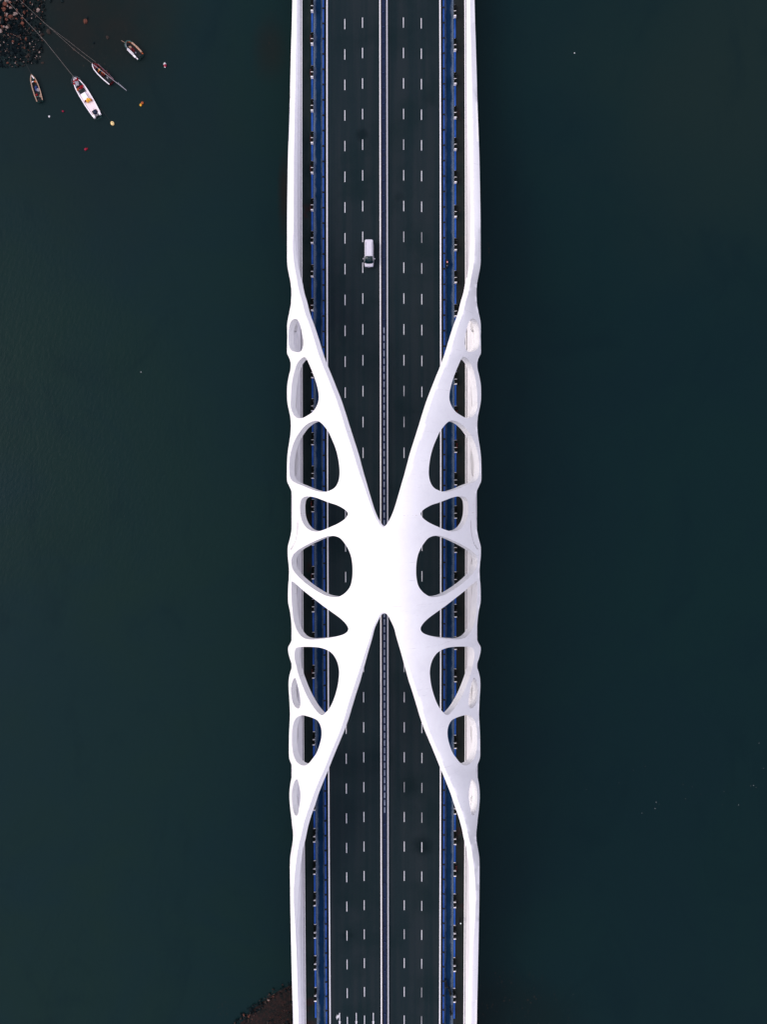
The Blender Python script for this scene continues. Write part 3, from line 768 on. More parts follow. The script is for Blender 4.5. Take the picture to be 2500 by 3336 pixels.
# ------------------------------------------------------------------ people
def figure(name, joints, edges, mat, parent):
    vs = [j[0] for j in joints]
    me = bpy.data.meshes.new(name); me.from_pydata(vs, edges, []); me.materials.append(mat)
    o = link(bpy.data.objects.new(name, me), parent)
    sk = o.modifiers.new('skin', 'SKIN'); sk.use_smooth_shade = True
    sb = o.modifiers.new('sub', 'SUBSURF'); sb.levels = 1; sb.render_levels = 1
    for i, j in enumerate(joints): me.skin_vertices[0].data[i].radius = (j[1], j[1])
    me.skin_vertices[0].data[0].use_root = True
    return o
def human(parent, mat, sitting):
    J = []; E = []
    def a(p, r, par=None):
        J.append((p, r))
        if par is not None: E.append((par, len(J) - 1))
        return len(J) - 1
    if sitting:
        hip = a((0, .15, .78), .15); wst = a((0, .12, .98), .13, hip); ch = a((0, .02, 1.22), .16, wst); nk = a((0, -.04, 1.40), .06, ch); hd = a((0, -.07, 1.50), .09, nk); a((0, -.08, 1.60), .10, hd)
    else:
        hip = a((0, 0, .95), .14); wst = a((0, 0, 1.12), .12, hip); ch = a((0, 0, 1.34), .16, wst); nk = a((0, -.01, 1.51), .055, ch); hd = a((0, -.02, 1.60), .09, nk); a((0, -.02, 1.70), .10, hd)
    for s in (-1, 1):
        if sitting:
            sh = a((s * .19, .0, 1.32), .065, ch); el = a((s * .28, -.20, 1.12), .045, sh); wr = a((s * .27, -.42, 1.03), .03, el)
            th = a((s * .12, -.02, .74), .10, hip); kn = a((s * .16, -.32, .70), .07, th); an = a((s * .13, -.25, .34), .045, kn); a((s * .13, -.38, .29), .045, an); d = Vector((0, -.09, 0))
        else:
            sh = a((s * .19, 0, 1.43), .06, ch); el = a((s * .24, .03 * s, 1.15), .045, sh); wr = a((s * .25, -.10 * s, .92), .03, el)
            th = a((s * .10, -.02 * s, .85), .095, hip); kn = a((s * .10, -.12 * s, .48), .06, th); an = a((s * .10, -.22 * s + .05, .10), .04, kn); a((s * .10, -.22 * s - .08, .05), .04, an); d = Vector((0, 0, -.09))
        w_ = Vector(J[wr][0]); pa = a(tuple(w_ + d * .6), .035, wr)
        for k in range(4):
            f = a(tuple(w_ + d * (1.05 - .05 * abs(k - 1)) + Vector(((k - 1.5) * .022, 0, -.01))), .009, pa); a(tuple(w_ + d * (1.5 - .08 * abs(k - 1)) + Vector(((k - 1.5) * .022, 0, -.04))), .008, f)
        a(tuple(w_ + d * .7 + Vector((-s * .055, -.02, 0))), .009, pa)
    return figure('body', J, E, mat, parent)
M_DARKCLOTH = worn('dark_clothing', (0.008, 0.014, 0.014), 0.9, 0.4, 6); M_HAIR = worn('dark_hair', (0.006, 0.007, 0.007), 0.7, .2, 9)
M_PINK = worn('pink_helmet', (0.75, 0.33, 0.33), 0.35, .15, 6); M_REDC = worn('red_shirt', (0.24, 0.02, 0.025), .8, .3, 6)
M_SKIN = worn('skin', (0.20, 0.12, 0.09), .6, .1, 9); M_SCOOT = worn('scooter_paint', (0.010, 0.022, 0.020), .4, .3, 6)
M_CAPW = worn('white_cap', (0.75, 0.80, 0.80), .7, .05, 6)
def face(parent, c, sk=M_SKIN):
    h = bm_ball('head', c, .105, sk, parent, (.88, 1, 1.15))
    bm = bmesh.new(); add_ball(bm, Vector(c) + Vector((0, -.108, -.01)), .02, .8, 1, 1.2); bm_obj('nose', bm, sk, h)
    bm = bmesh.new(); 
    for s in (-1, 1): add_ball(bm, Vector(c) + Vector((s * .036, -.092, .015)), .013)
    bm_obj('eyes', bm, M_HAIR, h)
    bm = bmesh.new(); add_box(bm, Vector(c) + Vector((0, -.098, -.05)), (.045, .012, .01)); bm_obj('mouth', bm, M_REDC, h)
    return h
def bm_ball(name, c, r, mat, parent, s=(1, 1, 1)):
    bm = bmesh.new(); add_ball(bm, Vector(c), r, *s, 14, 9); return bm_obj(name, bm, mat, parent, True)
def scooter(loc, rz, label):
    t = empty('scooter', loc, rz, label, 'scooter', 'scooters on the cycle path')
    bm = bmesh.new(); add_box(bm, Vector((0, .42, .55)), (.28, .75, .30), .07); bm_obj('body_shell', bm, M_SCOOT, t)
    box('seat', (0, .28, .73), (.26, .62, .09), M_TYRE, t, .03); box('foot_board', (0, -.18, .30), (.30, .50, .06), M_SCOOT, t, .02)
    bm = bmesh.new(); add_box(bm, Vector((0, -.47, .60)), (.32, .10, .60), .04); bm_obj('front_shield', bm, M_SCOOT, t)
    hb_ = bmesh.new(); add_tube(hb_, [(-.30, -.40, 1.0), (0, -.48, 1.02), (.30, -.40, 1.0)], .018); add_tube(hb_, [(0, -.50, .4), (0, -.46, 1.02)], .03); bm_obj('handlebar', hb_, M_SIL, t)
    bm = bmesh.new(); add_ball(bm, Vector((0, -.56, .86)), .07); bm_obj('headlight', bm, M_LAMP, t)
    for yy in (.72, -.66):
        bm = bmesh.new(); add_cyl(bm, Vector((0, yy, .23)), .23, .1, 18, 'X'); bm_obj('wheel', bm, M_TYRE, t)
    return t
riders = [((1457.0, 857), 0.05, True, 'rider by the guard rail, in a pink helmet', 'dark scooter ridden alone under the rider in a pink helmet'),
          ((1454.2, 3208), 0.10, False, 'rider in dark clothes nearest the guard rail, first of the three', 'dark scooter nearest the guard rail of the three together'),
          ((1467.5, 3235), 0.35, False, 'rider in dark clothes leaning towards the planters, middle of the three', 'dark scooter in the middle of the three together'),
          ((1470.0, 3297), 0.12, False, 'rider in dark clothes closest to the bottom edge of the photo', 'dark scooter closest to the bottom edge of the photo')]
for (p, rz, pink, lb, ls) in riders:
    q = WD(p[0], p[1], 0.9); loc = (q.x, q.y, zd(q.y) + 0.11); rot = pi + rz if pink else rz
    if pink: rot = rz
    scooter(loc, rot, ls)
    P = empty('person', loc, rot, 'scooter ' + lb, 'person', 'riders on the cycle path')
    human(P, M_DARKCLOTH, True)
    bm_h = face(P, (0, -.09, 1.60))
    bm_ball('helmet' if pink else 'hair', (0, -.06, 1.65), .135 if pink else .118, M_PINK if pink else M_HAIR, P, (1, 1.1, .85))
    if pink:
        bm_ball('backpack', (0, .20, 1.18), .17, M_REDC, P, (1, .7, 1.25))
q = WD(1501, 3005.5, 1.5); P = empty('person', (q.x, q.y, zd(q.y) + .12), 2.8, 'walker in dark clothes and a white cap beside the girder on the footpath', 'person')
human(P, M_DARKCLOTH, False); face(P, (0, -.03, 1.70)); bm_ball('cap', (0, -.02, 1.76), .12, M_CAPW, P, (1, 1.15, .7))

# ------------------------------------------------------------------ boats
M_BWHITE = worn('boat_white', (0.80, 0.76, 0.79), 0.5, 0.05, 2); M_BPINK = worn('boat_deck_pink', (0.74, 0.62, 0.64), 0.6, 0.05, 2)
M_BIN = worn('dark_boat_inside', (0.014, 0.020, 0.024), 0.8, 0.5, 5); M_BRED = worn('dark_red_paint', (0.16, 0.012, 0.02), 0.6, 0.5, 5)
M_CRIM = worn('crimson_cloth', (0.42, 0.008, 0.02), .8, .4, 6); M_ORG = worn('orange_plastic', (0.62, 0.14, 0.035), .45, .25, 6); M_YEL = worn('yellow_cloth', (0.75, 0.38, 0.04), .7, .25, 6)
M_BLUEC = worn('blue_cloth', (0.05, 0.09, 0.32), .8, .5, 6); M_NETW = worn('pale_net', (0.45, 0.44, 0.50), .9, .4, 9); M_NETG = worn('green_net', (0.012, 0.05, 0.045), .9, .5, 9)
M_TAN = worn('tan_wood', (0.55, 0.36, 0.26), .7, .25, 5); M_TEAL = worn('teal_paint', (0.04, 0.12, 0.11), .6, .4, 5); M_DKBLUE = worn('outboard_cowl', (0.012, 0.022, 0.06), .35, .3, 5); M_ROPE = worn('pale_rope', (0.28, 0.24, 0.215), .9, .3, 4); M_ROPED = worn('dim_rope', (0.05, 0.05, 0.05), .9, .3, 4)
def fxy(bow, stern, z=WATER):
    a = W(bow[0], bow[1], z + .6); b = W(stern[0], stern[1], z + .6); d = b - a; L = d.length
    return a, math.atan2(d.y, d.x), L
def hull(name, bow, stern, halfw, rimw, fs, m_hull, m_rim, m_floor, label, transom=1.0, free=.55):
    """x axis runs from bow (0) to stern (L); halfw = list of (t, half-width)"""
    a, rz, L = fxy(bow, stern); t = empty(name, (a.x, a.y, WATER), rz, label, 'boat')
    N = 22; st = []
    for i in range(N + 1):
        u = i / N; hw = interp([(w_, s_) for s_, w_ in halfw], u); st.append((u * L, hw, free * (1.25 - .35 * sm(u, 0, .5))))
    bm = bmesh.new(); prev = None
    for x, hw, fr in st:
        ks = max(.02, hw); cur = [bm.verts.new(p) for p in ((x, -ks, fr), (x + .05, -ks * .85, .05), (x + .1, -ks * .4, -.25), (x + .1, ks * .4, -.25), (x + .05, ks * .85, .05), (x, ks, fr))]
        if prev:
            for i in range(5): bm.faces.new((prev[i], prev[i + 1], cur[i + 1], cur[i]))
        prev = cur
    bm.faces.new(prev); bm_obj('hull', bm, m_hull, t, True)
    for s, mr in ((-1, m_rim[0]), (1, m_rim[1])):
        bm = bmesh.new(); prev = None
        for k, (x, hw, fr) in enumerate(st):
            rw = rimw * (1 if hw > rimw * 1.3 else .6)
            o_, i_ = s * max(.03, hw + .02), s * max(0.0, hw - rw)
            cur = [bm.verts.new(p) for p in ((x, o_, fr - .08), (x, o_, fr + .05), (x, i_, fr + .05), (x, i_, fr - .25))]
            if prev:
                for i in range(3): bm.faces.new((prev[i], prev[i + 1], cur[i + 1], cur[i]))
            prev = cur
        bm_obj('gunwale', bm, mr, t)
    bm = bmesh.new(); prev = None
    for x, hw, fr in st:
        k = max(.01, hw - rimw * .8); cur = [bm.verts.new((x, -k, fs)), bm.verts.new((x, k, fs))]
        if prev: bm.faces.new((prev[0], prev[1], cur[1], cur[0]))
        prev = cur
    bm_obj('floor', bm, m_floor, t)
    return t, L
def heap(name, boat, x, y, z, sx, sy, sz, mat, label, cat, seed=0, group=None, n=9):
    rnd = random.Random(seed + 100); M = Matrix.Translation(boat.location) @ Matrix.Rotation(boat.rotation_euler.z, 4, 'Z')
    p = M @ Vector((x, y, z)); bm = bmesh.new()
    for _ in range(n):
        r = rnd.uniform(.25, .5)
        m = Matrix.Translation((rnd.uniform(-.5, .5) * sx, rnd.uniform(-.5, .5) * sy, rnd.uniform(.1, .5) * sz)) @ Euler((rnd.random() * 3, rnd.random() * 3, rnd.random() * 3)).to_matrix().to_4x4() @ Matrix.Diagonal((r * sx, r * sy, r * sz, 1))
        bmesh.ops.create_icosphere(bm, subdivisions=2, radius=1, matrix=m)
    for v in bm.verts: v.co += Vector([rnd.uniform(-.03, .03) for _ in range(3)])
    o = bm_obj(name, bm, mat); o.location = p; o.rotation_euler = (0, 0, boat.rotation_euler.z)
    return tag(o, label, cat, group)
def bucket(boat, x, y, z, r, mat, label, group=None, name='bucket'):
    M = Matrix.Translation(boat.location) @ Matrix.Rotation(boat.rotation_euler.z, 4, 'Z'); p = M @ Vector((x, y, z))
    bm = bmesh.new(); add_cyl(bm, Vector((0, 0, .15)), r * .82, .3, 14, r2=r); 
    for f in [f for f in bm.faces if f.normal.z > .9]:
        q = bmesh.ops.inset_region(bm, faces=[f], thickness=r * .15); bmesh.ops.translate(bm, verts=f.verts, vec=(0, 0, -.14))
    o = bm_obj(name, bm, mat); o.location = p; return tag(o, label, 'bucket', group)
def outboard(boat, L, mat, yoff=0.0, s=1.0):
    g = bmesh.new(); add_box(g, Vector((L + .05, yoff, .75)), (.55 * s, .42 * s, .40 * s), .08); o = bm_obj('outboard_motor', g, mat, boat)
    g = bmesh.new(); add_box(g, Vector((L + .18, yoff, .15)), (.2, .12, .9), .03); add_tube(g, [(L - .1, yoff, .72), (L - .7, yoff + .12, .80)], .03); bm_obj('tiller', g, M_BIN, o)
def mrope(pts, r, label, mat=None, seg=10):
    P = []
    for i in range(len(pts) - 1):
        a, b = Vector(pts[i]), Vector(pts[i + 1])
        for k in range(seg): 
            t = k / seg; P.append(a.lerp(b, t) + Vector((0, 0, -.10 * sin(pi * t))))
    P.append(Vector(pts[-1])); bm = bmesh.new(); add_tube(bm, P, r, 5)
    return tag(bm_obj('mooring_rope', bm, mat or M_ROPE), label, 'rope', 'mooring ropes')

# large white boat
b1, L = hull('motor_boat', (241, 253), (313, 372), [(0, .03), (.05, .42), (.14, .80), (.26, 1.0), (.40, 1.08), (.7, 1.08), (1, .92)], .17, .42, M_BWHITE, (M_BWHITE, M_BWHITE), M_BPINK, 'largest boat, white with pinkish deck, red cloth in its bow and an outboard motor')
bm = bmesh.new(); add_box(bm, Vector((1.55, -.05, .50)), (1.75, 1.30, .12)); bm_obj('fore_well', bm, M_BIN, b1)
bm = bmesh.new(); add_box(bm, Vector((3.05, -.02, .53)), (.75, 1.35, .16), .03); bm_obj('hatch', bm, M_BIN, b1)
bm = bmesh.new(); add_box(bm, Vector((4.35, -.12, .62)), (1.45, .95, .38), .06); bm_obj('console', bm, M_BWHITE, b1)
bm = bmesh.new(); add_box(bm, Vector((4.75, .45, .85)), (2.6, .05, .05)); bm_obj('long_pole', bm, M_SIL, b1)
for s in (-1, 1):
    bm = bmesh.new(); add_box(bm, Vector((L + .12, s * .66, .42)), (.62, .40, .50), .05); bm_obj('stern_float', bm, M_BWHITE, b1)
bm = bmesh.new(); add_box(bm, Vector((L - .62, 0, .50)), (.7, 1.0, .1)); bm_obj('motor_well', bm, M_BIN, b1)
outboard(b1, L - .45, M_DKBLUE, 0, 1.35)
bm = bmesh.new(); add_tube(bm, [(L + .25, -.62, .5), (L + .95, -.62, .5), (L + .95, .62, .5), (L + .25, .62, .5)], .03); bm_obj('stern_frame', bm, M_TEAL, b1)
bm = bmesh.new(); add_tube(bm, [(.9, -.95, .85), (.3, -.62, .95), (-.12, 0, 1.0), (.3, .62, .95), (.9, .95, .85)], .03); bm_obj('bow_rail', bm, M_SIL, b1)
heap('cloth_heap', b1, .95, -.30, .62, .7, .6, .4, M_CRIM, 'crimson cloth heaped in the bow of the large white boat', 'cloth', 1)
heap('cloth_heap', b1, .80, .38, .62, .5, .35, .3, M_CRIM, 'smaller crimson cloth by the bow rail of the large white boat', 'cloth', 2)
heap('net_heap', b1, 1.42, -.12, .60, .8, .55, .5, M_NETW, 'pale fishing net piled amid the fore well of the large white boat', 'net', 3, n=16)
heap('net_heap', b1, 1.65, .48, .58, .7, .4, .25, M_NETG, 'dark green net at the side of the large white boat', 'net', 4)
heap('cloth_heap', b1, 2.38, .10, .60, .28, .95, .3, M_CRIM, 'strip of red cloth laid across the large white boat before its hatch', 'cloth', 5, n=12)
heap('cloth_heap', b1, 2.42, -.60, .60, .3, .35, .25, M_ORG, 'orange cloth beside the red strip on the large white boat', 'cloth', 6)
heap('cloth_heap', b1, 5.30, .02, .62, .55, .75, .35, M_YEL, 'yellow and tan cloth bundle behind the console of the large white boat', 'cloth', 7)
heap('cloth_heap', b1, 5.20, -.52, .62, .25, .3, .3, M_BRED, 'dark red bundle beside the yellow bundle on the large white boat', 'cloth', 8)
heap('cloth_heap', b1, 5.60, .60, .62, .35, .3, .2, M_ORG, 'faded orange bag near the stern of the large white boat', 'bag', 9)
# white-sided dark boat with lying poles
b2, L2 = hull('fishing_boat', (300, 207), (362, 267), [(0, .03), (.06, .35), (.18, .66), (.4, .80), (.7, .80), (1, .68)], .15, .16, M_BRED, (M_BWHITE, M_BRED), M_BIN, 'dark red boat with one white gunwale, orange buckets and long poles over it')
bm = bmesh.new(); add_box(bm, Vector((.75, 0, .5)), (.8, .75, .12), .04); bm_obj('fore_deck', bm, M_BRED, b2)
for i, (x, y, r, m, lb) in enumerate(((1.75, -.12, .20, M_YEL, 'yellow bucket'), (1.85, .28, .15, M_ORG, 'small tan orange bucket'), (2.60, -.12, .22, M_ORG, 'bright orange bucket'), (2.78, .18, .21, M_BRED, 'red bucket'), (2.98, -.22, .2, M_ORG, 'orange red bucket'), (3.10, .10, .2, M_BRED, 'dull red bucket'))):
    bucket(b2, x, -y, .20, r, m, lb + (' nearest the bow' if i == 0 else ' next to the yellow one' if i == 1 else ' in the cluster of four') + ' in the dark red boat')
heap('cloth_heap', b2, 4.0, .15, .2, .35, .25, .2, M_NETW, 'pale grey bundle near the stern of the dark red boat', 'cloth', 12)
heap('cloth_heap', b2, 3.4, .62, .45, 1.5, .2, .2, M_BRED, 'crimson cloth hung along the side of the dark red boat', 'cloth', 13)
outboard(b2, L2 - .3, M_BIN, 0, .8)
# boat with tan gunwales
b3, L3 = hull('fishing_boat', (101.5, 243), (128, 328), [(0, .03), (.06, .24), (.2, .58), (.45, .74), (.75, .74), (1, .64)], .15, .15, M_TEAL, (M_TAN, M_TAN), M_BIN, 'narrow dark boat with pinkish tan gunwales and blue cloth amidships')
bm = bmesh.new(); add_box(bm, Vector((.55, .15, .62)), (.75, .22, .1), .03, .35); bm_obj('bow_board', bm, M_BWHITE, b3)
bm = bmesh.new(); add_box(bm, Vector((1.35, -.30, .45)), (.16, .5, .08), .03, .2); bm_obj('thwart', bm, M_BWHITE, b3)
bm = bmesh.new(); add_box(bm, Vector((4.45, 0, .42)), (.14, 1.4, .07), .02); bm_obj('thwart', bm, M_TEAL, b3)
heap('net_heap', b3, .85, 0, .25, .5, .5, .3, M_NETG, 'green net in the bow of the tan-edged boat', 'net', 21)
heap('cloth_heap', b3, 1.35, .28, .25, .35, .4, .3, M_ORG, 'orange heap behind the green net of the tan-edged boat', 'cloth', 22)
heap('cloth_heap', b3, 2.75, .05, .25, .8, .5, .3, M_BLUEC, 'blue cloth amid the tan-edged boat', 'cloth', 23)
heap('net_heap', b3, 3.15, .30, .25, .5, .45, .3, M_NETW, 'pale grey net beside the blue cloth of the tan-edged boat', 'net', 24)
heap('cloth_heap', b3, 4.15, -.30, .25, .5, .2, .25, M_CRIM, 'crimson cloth near the stern of the tan-edged boat', 'cloth', 25)
heap('cloth_heap', b3, 4.45, .40, .25, .35, .3, .3, M_TAN, 'tan bag near the stern of the tan-edged boat', 'bag', 26)
outboard(b3, L3 - .1, M_BIN, 0, .8)
# round bowed dinghy
b4, L4 = hull('dinghy', (411, 138), (457, 184), [(0, .25), (.05, .50), (.15, .72), (.35, .82), (1, .82)], .15, .20, M_TEAL, (M_BWHITE, M_ORG), M_BIN, 'round-bowed grey dinghy with an orange tan side and a white side')
bm = bmesh.new(); add_tube(bm, [(.95, -.78, .68), (.35, -.66, .72), (0.02, -.3, .74), (0.02, .3, .74), (.35, .66, .72), (.95, .78, .68)], .12, 8); bm_obj('bow_tube', bm, M_TEAL, b4)
bm = bmesh.new(); add_tube(bm, [(.9, .74, .70), (2.3, .84, .68), (3.6, .80, .68)], .17, 8); bm_obj('side_roll', bm, M_TAN, b4)
bm = bmesh.new(); add_tube(bm, [(1.2, -.95, .70), (1.2, -.6, .70), (2.7, -.6, .70), (2.7, -.95, .70), (1.2, -.95, .70)], .05, 6); bm_obj('side_frame', bm, M_BWHITE, b4)
bm = bmesh.new(); add_box(bm, Vector((3.15, -.82, .66)), (.65, .36, .2), .05); bm_obj('side_locker', bm, M_BWHITE, b4)
heap('cloth_heap', b4, 1.05, -.05, .25, .35, .35, .3, M_TAN, 'tan bundle in the bow of the round-bowed dinghy', 'cloth', 31)
heap('cloth_heap', b4, 1.9, -.12, .25, .8, .35, .25, M_BRED, 'dark red cloth amid the round-bowed dinghy', 'cloth', 32)
bucket(b4, 2.65, -.10, .2, .15, M_NETW, 'pale bucket behind the red cloth of the round-bowed dinghy'); outboard(b4, L4 - .1, M_BIN, 0, .7)
# ropes and poles
zr0 = WATER + 1.0
mrope([W(12, -10, zr0 + 2), W(145, 133, zr0 + .6), W(241, 253, zr0)], .030, 'long pale mooring rope from the rocks to the bow of the large white boat')
mrope([W(58, -6, zr0 + 1.5), W(137, 68, WATER + .5), W(243, 163, WATER + .22), W(299, 206, zr0)], .022, 'pale mooring rope from the rocks to the bow of the dark red boat')
mrope([W(140, 72, WATER + .4), W(225, 136, WATER + .3), W(312, 203, zr0 + .1)], .020, 'second pale rope running alongside to the dark red boat')
mrope([W(84, 208, WATER + .4), W(101, 243, zr0 - .3)], .03, 'dim short mooring rope at the bow of the tan-edged boat', M_ROPED)
mrope([W(395, 132, WATER + .4), W(411, 140, zr0 - .1)], .035, 'short reddish rope at the bow of the round-bowed dinghy', M_TAN)
mrope([W(327, 352, zr0 - .3), W(352, 385, WATER + .2), W(366, 402, WATER + .2)], .02, 'thin dim line from the stern of the large white boat to the yellow buoy', M_ROPED)
for (a, b_, r, lb) in (((303, 210), (412, 295), .05, 'longer pale bamboo pole laid along the dark red boat past its stern'), ((318, 207), (369, 257), .035, 'thin grey pole along the far gunwale of the dark red boat'), ((383, 269), (410, 293), .04, 'short pale pole end beside the longer pole behind the dark red boat')):
    bm = bmesh.new(); add_tube(bm, [W(*a, WATER + 1.0), W(*b_, WATER + .75)], r, 6); tag(bm_obj('pole', bm, M_NETW if r > .036 else M_SIL), lb, 'pole')
# buoys
M_BUW = worn('buoy_white', (0.8, 0.76, 0.78), .4, .05, 6); M_BUR = worn('buoy_crimson', (0.50, 0.01, 0.06), .4, .2, 6)
def buoy(px, py, r, mat, lab, grp=None, cap=None, el=1.0, rz=0.0):
    p = W(px, py, WATER); t = empty('buoy', (p.x, p.y, WATER + r * .35), rz, lab, 'buoy', grp)
    bm = bmesh.new(); add_ball(bm, Vector((0, 0, 0)), r, 1, el, 1, 14, 9); bm_obj('float', bm, mat, t, True)
    bm = bmesh.new(); add_cyl(bm, Vector((0, 0, r * 1.02)), r * .22, r * .35, 8); bm_obj('eye', bm, cap or M_BIN, t)
    return t
buoy(538, 214.5, .30, M_BUR, 'crimson buoy touching two white floats, off the round-bowed dinghy'); buoy(537, 211, .26, M_BUW, 'larger white float above the crimson buoy', el=1.5); buoy(537.5, 218.5, .15, M_BUW, 'smaller white float below the crimson buoy')
buoy(464, 336, .26, M_ORG, 'reddish orange buoy, upper of the orange pair'); buoy(458.5, 342.5, .23, M_YEL, 'yellowish orange buoy, lower of the orange pair', el=1.2)
buoy(366.5, 403, .36, worn('buoy_yellow', (0.85, 0.62, 0.28), .4, .12, 6), 'big pale yellow buoy behind the large white boat', el=1.2, rz=.5)
buoy(205, 363, .22, M_BUR, 'small crimson buoy between the tan-edged boat and the large white boat', el=.8); buoy(160, 380, .17, M_BUW, 'small white buoy lying alone, off the stern of the tan-edged boat', el=1.2)
buoy(278.5, 487, .24, M_BUR, 'crimson buoy, larger of the pair furthest from the boats'); buoy(283.5, 484.5, .18, M_CRIM, 'red buoy, smaller of the pair furthest from the boats')
buoy(459, 1212, .085, M_BUW, 'tiny pale float alone on the open green water'); buoy(1873, 173, .11, M_BUW, 'tiny white float alone on the water of the side without boats')
# foam flecks
bm = bmesh.new()
for (px, py, r) in ((2136,2634,.13),(2139.5,2613.5,.13),(2093,2649,.10),(2408,2622,.12),(2065,2509,.07),(2104,2497,.06),(2018,2550,.06),(2235,2602,.08),(2361,2579,.07),(1912,2572,.07),(2257,2564,.05),(2475,2421,.09),(2457,2559,.12),(2490,2503,.08),(1869,3240,.07),(2228,2556,.05),(2286,2588,.04),(2150,2620,.04),(2448,2560,.06),(2466,2565,.07),(2355,2622,.05)):
    p = W(px, py, WATER + .02); add_ball(bm, p, r * .7, 1, 1.3, .3, 6, 4)
tag(bm_obj('foam', bm, worn('dull_foam', (0.20, 0.22, 0.22), .8, .3, 5)), 'scattered white foam flecks drifting on the dark water', 'foam', kind='stuff')

# ------------------------------------------------------------------ rocks
RM_ = [worn('rock_dark', (0.005, 0.0115, 0.014), .9, .6, 3, spec=.05), worn('rock_teal', (0.011, 0.0185, 0.0205), .9, .6, 3, spec=.05), worn('rock_brown', (0.040, 0.027, 0.022), .9, .5, 3), worn('rock_rust', (0.16, 0.055, 0.035), .9, .5, 3), worn('rock_pale', (0.34, 0.25, 0.22), .9, .4, 3)]
ROCKS = []
for k in range(5):
    rnd = random.Random(40 + k); bm = bmesh.new(); bmesh.ops.create_icosphere(bm, subdivisions=1, radius=1)
    for v in bm.verts: v.co = v.co * rnd.uniform(.7, 1.12)
    rr = []
    for m in RM_:
        me = bpy.data.meshes.new('rock'); bm.to_mesh(me); me.materials.append(m); rr.append(me)
    bm.free(); ROCKS.append(rr)
def rock(parent, p, r, mi, rnd, flat=.65):
    o = link(bpy.data.objects.new('rock', ROCKS[rnd.randrange(5)][mi]), parent); o.location = p
    o.scale = (r * rnd.uniform(.6, 1.2), r * rnd.uniform(.8, 1.5), r * flat); o.rotation_euler = (rnd.uniform(-.4, .4), rnd.uniform(-.4, .4), rnd.uniform(0, 6.28)); return o
def shore(name, outline, inner, mat, zt):
    vs = [W(px, py, WATER - .25) for px, py in outline] + [W(px, py, WATER + zt) for px, py in inner]; n = len(outline)
    fs = [(i, (i + 1) % n, n + (i + 1) % n, n + i) for i in range(n)] + [tuple(range(n, 2 * n))]
    o = mesh_obj(name, vs, fs, mat); bm = bmesh.new(); bm.from_mesh(o.data); bmesh.ops.recalc_face_normals(bm, faces=bm.faces); bm.to_mesh(o.data); bm.free(); return tag(o, kind='structure')
M_MUD = worn('wet_dark_mud', (0.003, 0.0085, 0.0115), .8, .5, .8, spec=.05)
def earth_mat():
    n = NT('red_brown_earth'); c = n.mix(n.ramp(n.noise(1.1, 5, .7), .35, .65), (0.0045, 0.0065, 0.0065), (0.020, 0.0105, 0.0095))
    c = n.mix(n.math('MULTIPLY', n.ramp(n.noise(5, 5, .75), .62, .72), .7), c, (0.06, 0.036, 0.03)); n.bump(n.noise(2, 5), .8, .3); return n.fin(c, .9, spec=.1)
o1 = [(-420,-520),(-200,-640),(60,-560),(160,-380),(138,-200),(146,-60),(149,60),(140,120),(139,160),(128,202),(60,219),(-10,223),(-260,150),(-400,-120)]
i1 = [(-360,-480),(-190,-560),(20,-500),(90,-360),(60,-200),(50,-60),(60,20),(55,60),(50,100),(40,150),(10,170),(-40,160),(-230,110),(-340,-120)]
sh1 = shore('shore', o1, i1, M_MUD, .12)
rnd = random.Random(5); cnt = 0
while cnt < 285:
    px, py = rnd.uniform(-30, 150), rnd.uniform(-40, 222)
    if not inside((px, py), [(q[0] - 4, q[1] - 3) for q in o1]): continue
    d = math.hypot(px, py - 30); near = max(0, 1 - d / 95)
    pr = rnd.random(); mi = 0 if pr < .45 else 1 if pr < .78 else 2 if pr < .92 else 3 if pr < .96 else 4
    if rnd.random() < near * 1.1: mi = rnd.choice((2, 3, 3, 4, 4))
    r = rnd.uniform(.16, .46) * (1 + .5 * near) * (1.35 if rnd.random() < .12 else 1); p = W(px, py, WATER + .1 + .5 * near + .02 * rnd.random()); rock(sh1, p, r, mi, rnd); cnt += 1
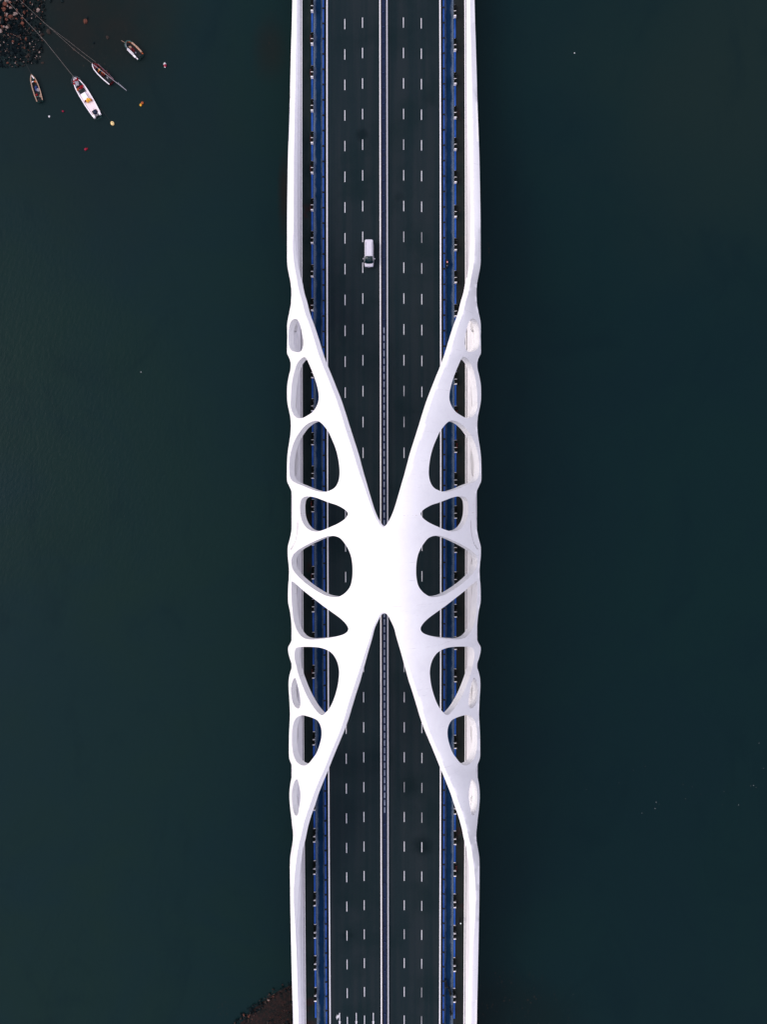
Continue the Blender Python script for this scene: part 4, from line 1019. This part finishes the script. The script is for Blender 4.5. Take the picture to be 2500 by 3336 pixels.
def pebbles(parent, region, n, seed, mats_w, zf, rr):
    rnd = random.Random(seed); bms = [bmesh.new() for _ in RM_]; c = 0; xs = [q[0] for q in region]; ys_ = [q[1] for q in region]
    while c < n:
        px, py = rnd.uniform(max(-60, min(xs)), max(xs)), rnd.uniform(max(-60, min(ys_)), min(3400, max(ys_)))
        if not inside((px, py), region): continue
        r = rnd.uniform(*rr); mi = rnd.choices(range(5), mats_w)[0]
        m = Matrix.Translation(W(px, py, WATER + zf(px, py))) @ Euler((rnd.random() * 3, rnd.random() * 3, rnd.random() * 3)).to_matrix().to_4x4() @ Matrix.Diagonal((r, r * rnd.uniform(.7, 1.6), r * .6, 1))
        bmesh.ops.create_icosphere(bms[mi], subdivisions=1, radius=1, matrix=m); c += 1
    for m, b in zip(RM_, bms):
        if len(b.verts): tag(bm_obj('pebbles', b, m, parent), kind='stuff')
        else: b.free()
pebbles(sh1, [(q[0], q[1]) for q in o1], 1700, 9, (46, 26, 14, 5, 7), lambda x, y: .12 + .45 * max(0, 1 - math.hypot(x, y) / 150), (.06, .17))
o2 = [(748,3345),(775,3318),(800,3288),(835,3262),(868,3238),(905,3215),(945,3196),(990,3185),(1100,3180),(1130,3420),(1100,3700),(700,3700)]
i2 = [(850,3380),(860,3345),(868,3325),(885,3305),(905,3285),(925,3272),(950,3262),(1000,3255),(1080,3260),(1090,3420),(1060,3600),(860,3600)]
M_EARTH = earth_mat(); sh2 = shore('shore', o2, i2, M_EARTH, .9)
cnt = 0
while cnt < 170:
    px, py = rnd.uniform(745, 975), rnd.uniform(3180, 3350)
    if not inside((px, py), o2): continue
    inn = inside((px, py), i2)
    if inn and rnd.random() < .75: continue
    pr = rnd.random(); mi = 0 if pr < .45 else 1 if pr < .75 else 2 if pr < .92 else 3 if pr < .985 else 4
    p = W(px, py, WATER + (.95 if inn else .25)); rock(sh2, p, rnd.uniform(.12, .36), mi, rnd); cnt += 1
pebbles(sh2, o2, 900, 19, (24, 26, 34, 12, 3), lambda x, y: .95 if inside((x, y), i2) else .28, (.04, .11))
for (px, py, r, mi, lb) in ((278,70,.75,3,'rust coloured boulder alone in the shallows above the boats'),(283,60,.5,1,'grey boulder touching the rust coloured boulder'),(350,122,.42,2,'brown rock furthest out, nearest the round-bowed dinghy'),(158,103,.6,2,'brown rock beside the mooring rope off the dark shore'),(241,162,.35,2,'small brown rock where the mooring rope dips'),(165,3,.55,1,'grey rock at the top edge of the photo off the shore'),(202,3,.5,1,'smaller grey rock at the top edge, farther off the shore'),(305,140,.3,0,'small dark rock below the rust coloured boulder'),(138,205,.3,2,'small brown rock off the corner of the shore')):
    o = rock(None, W(px, py, WATER), r, mi, random.Random(int(px))); tag(o, lb, 'rock')
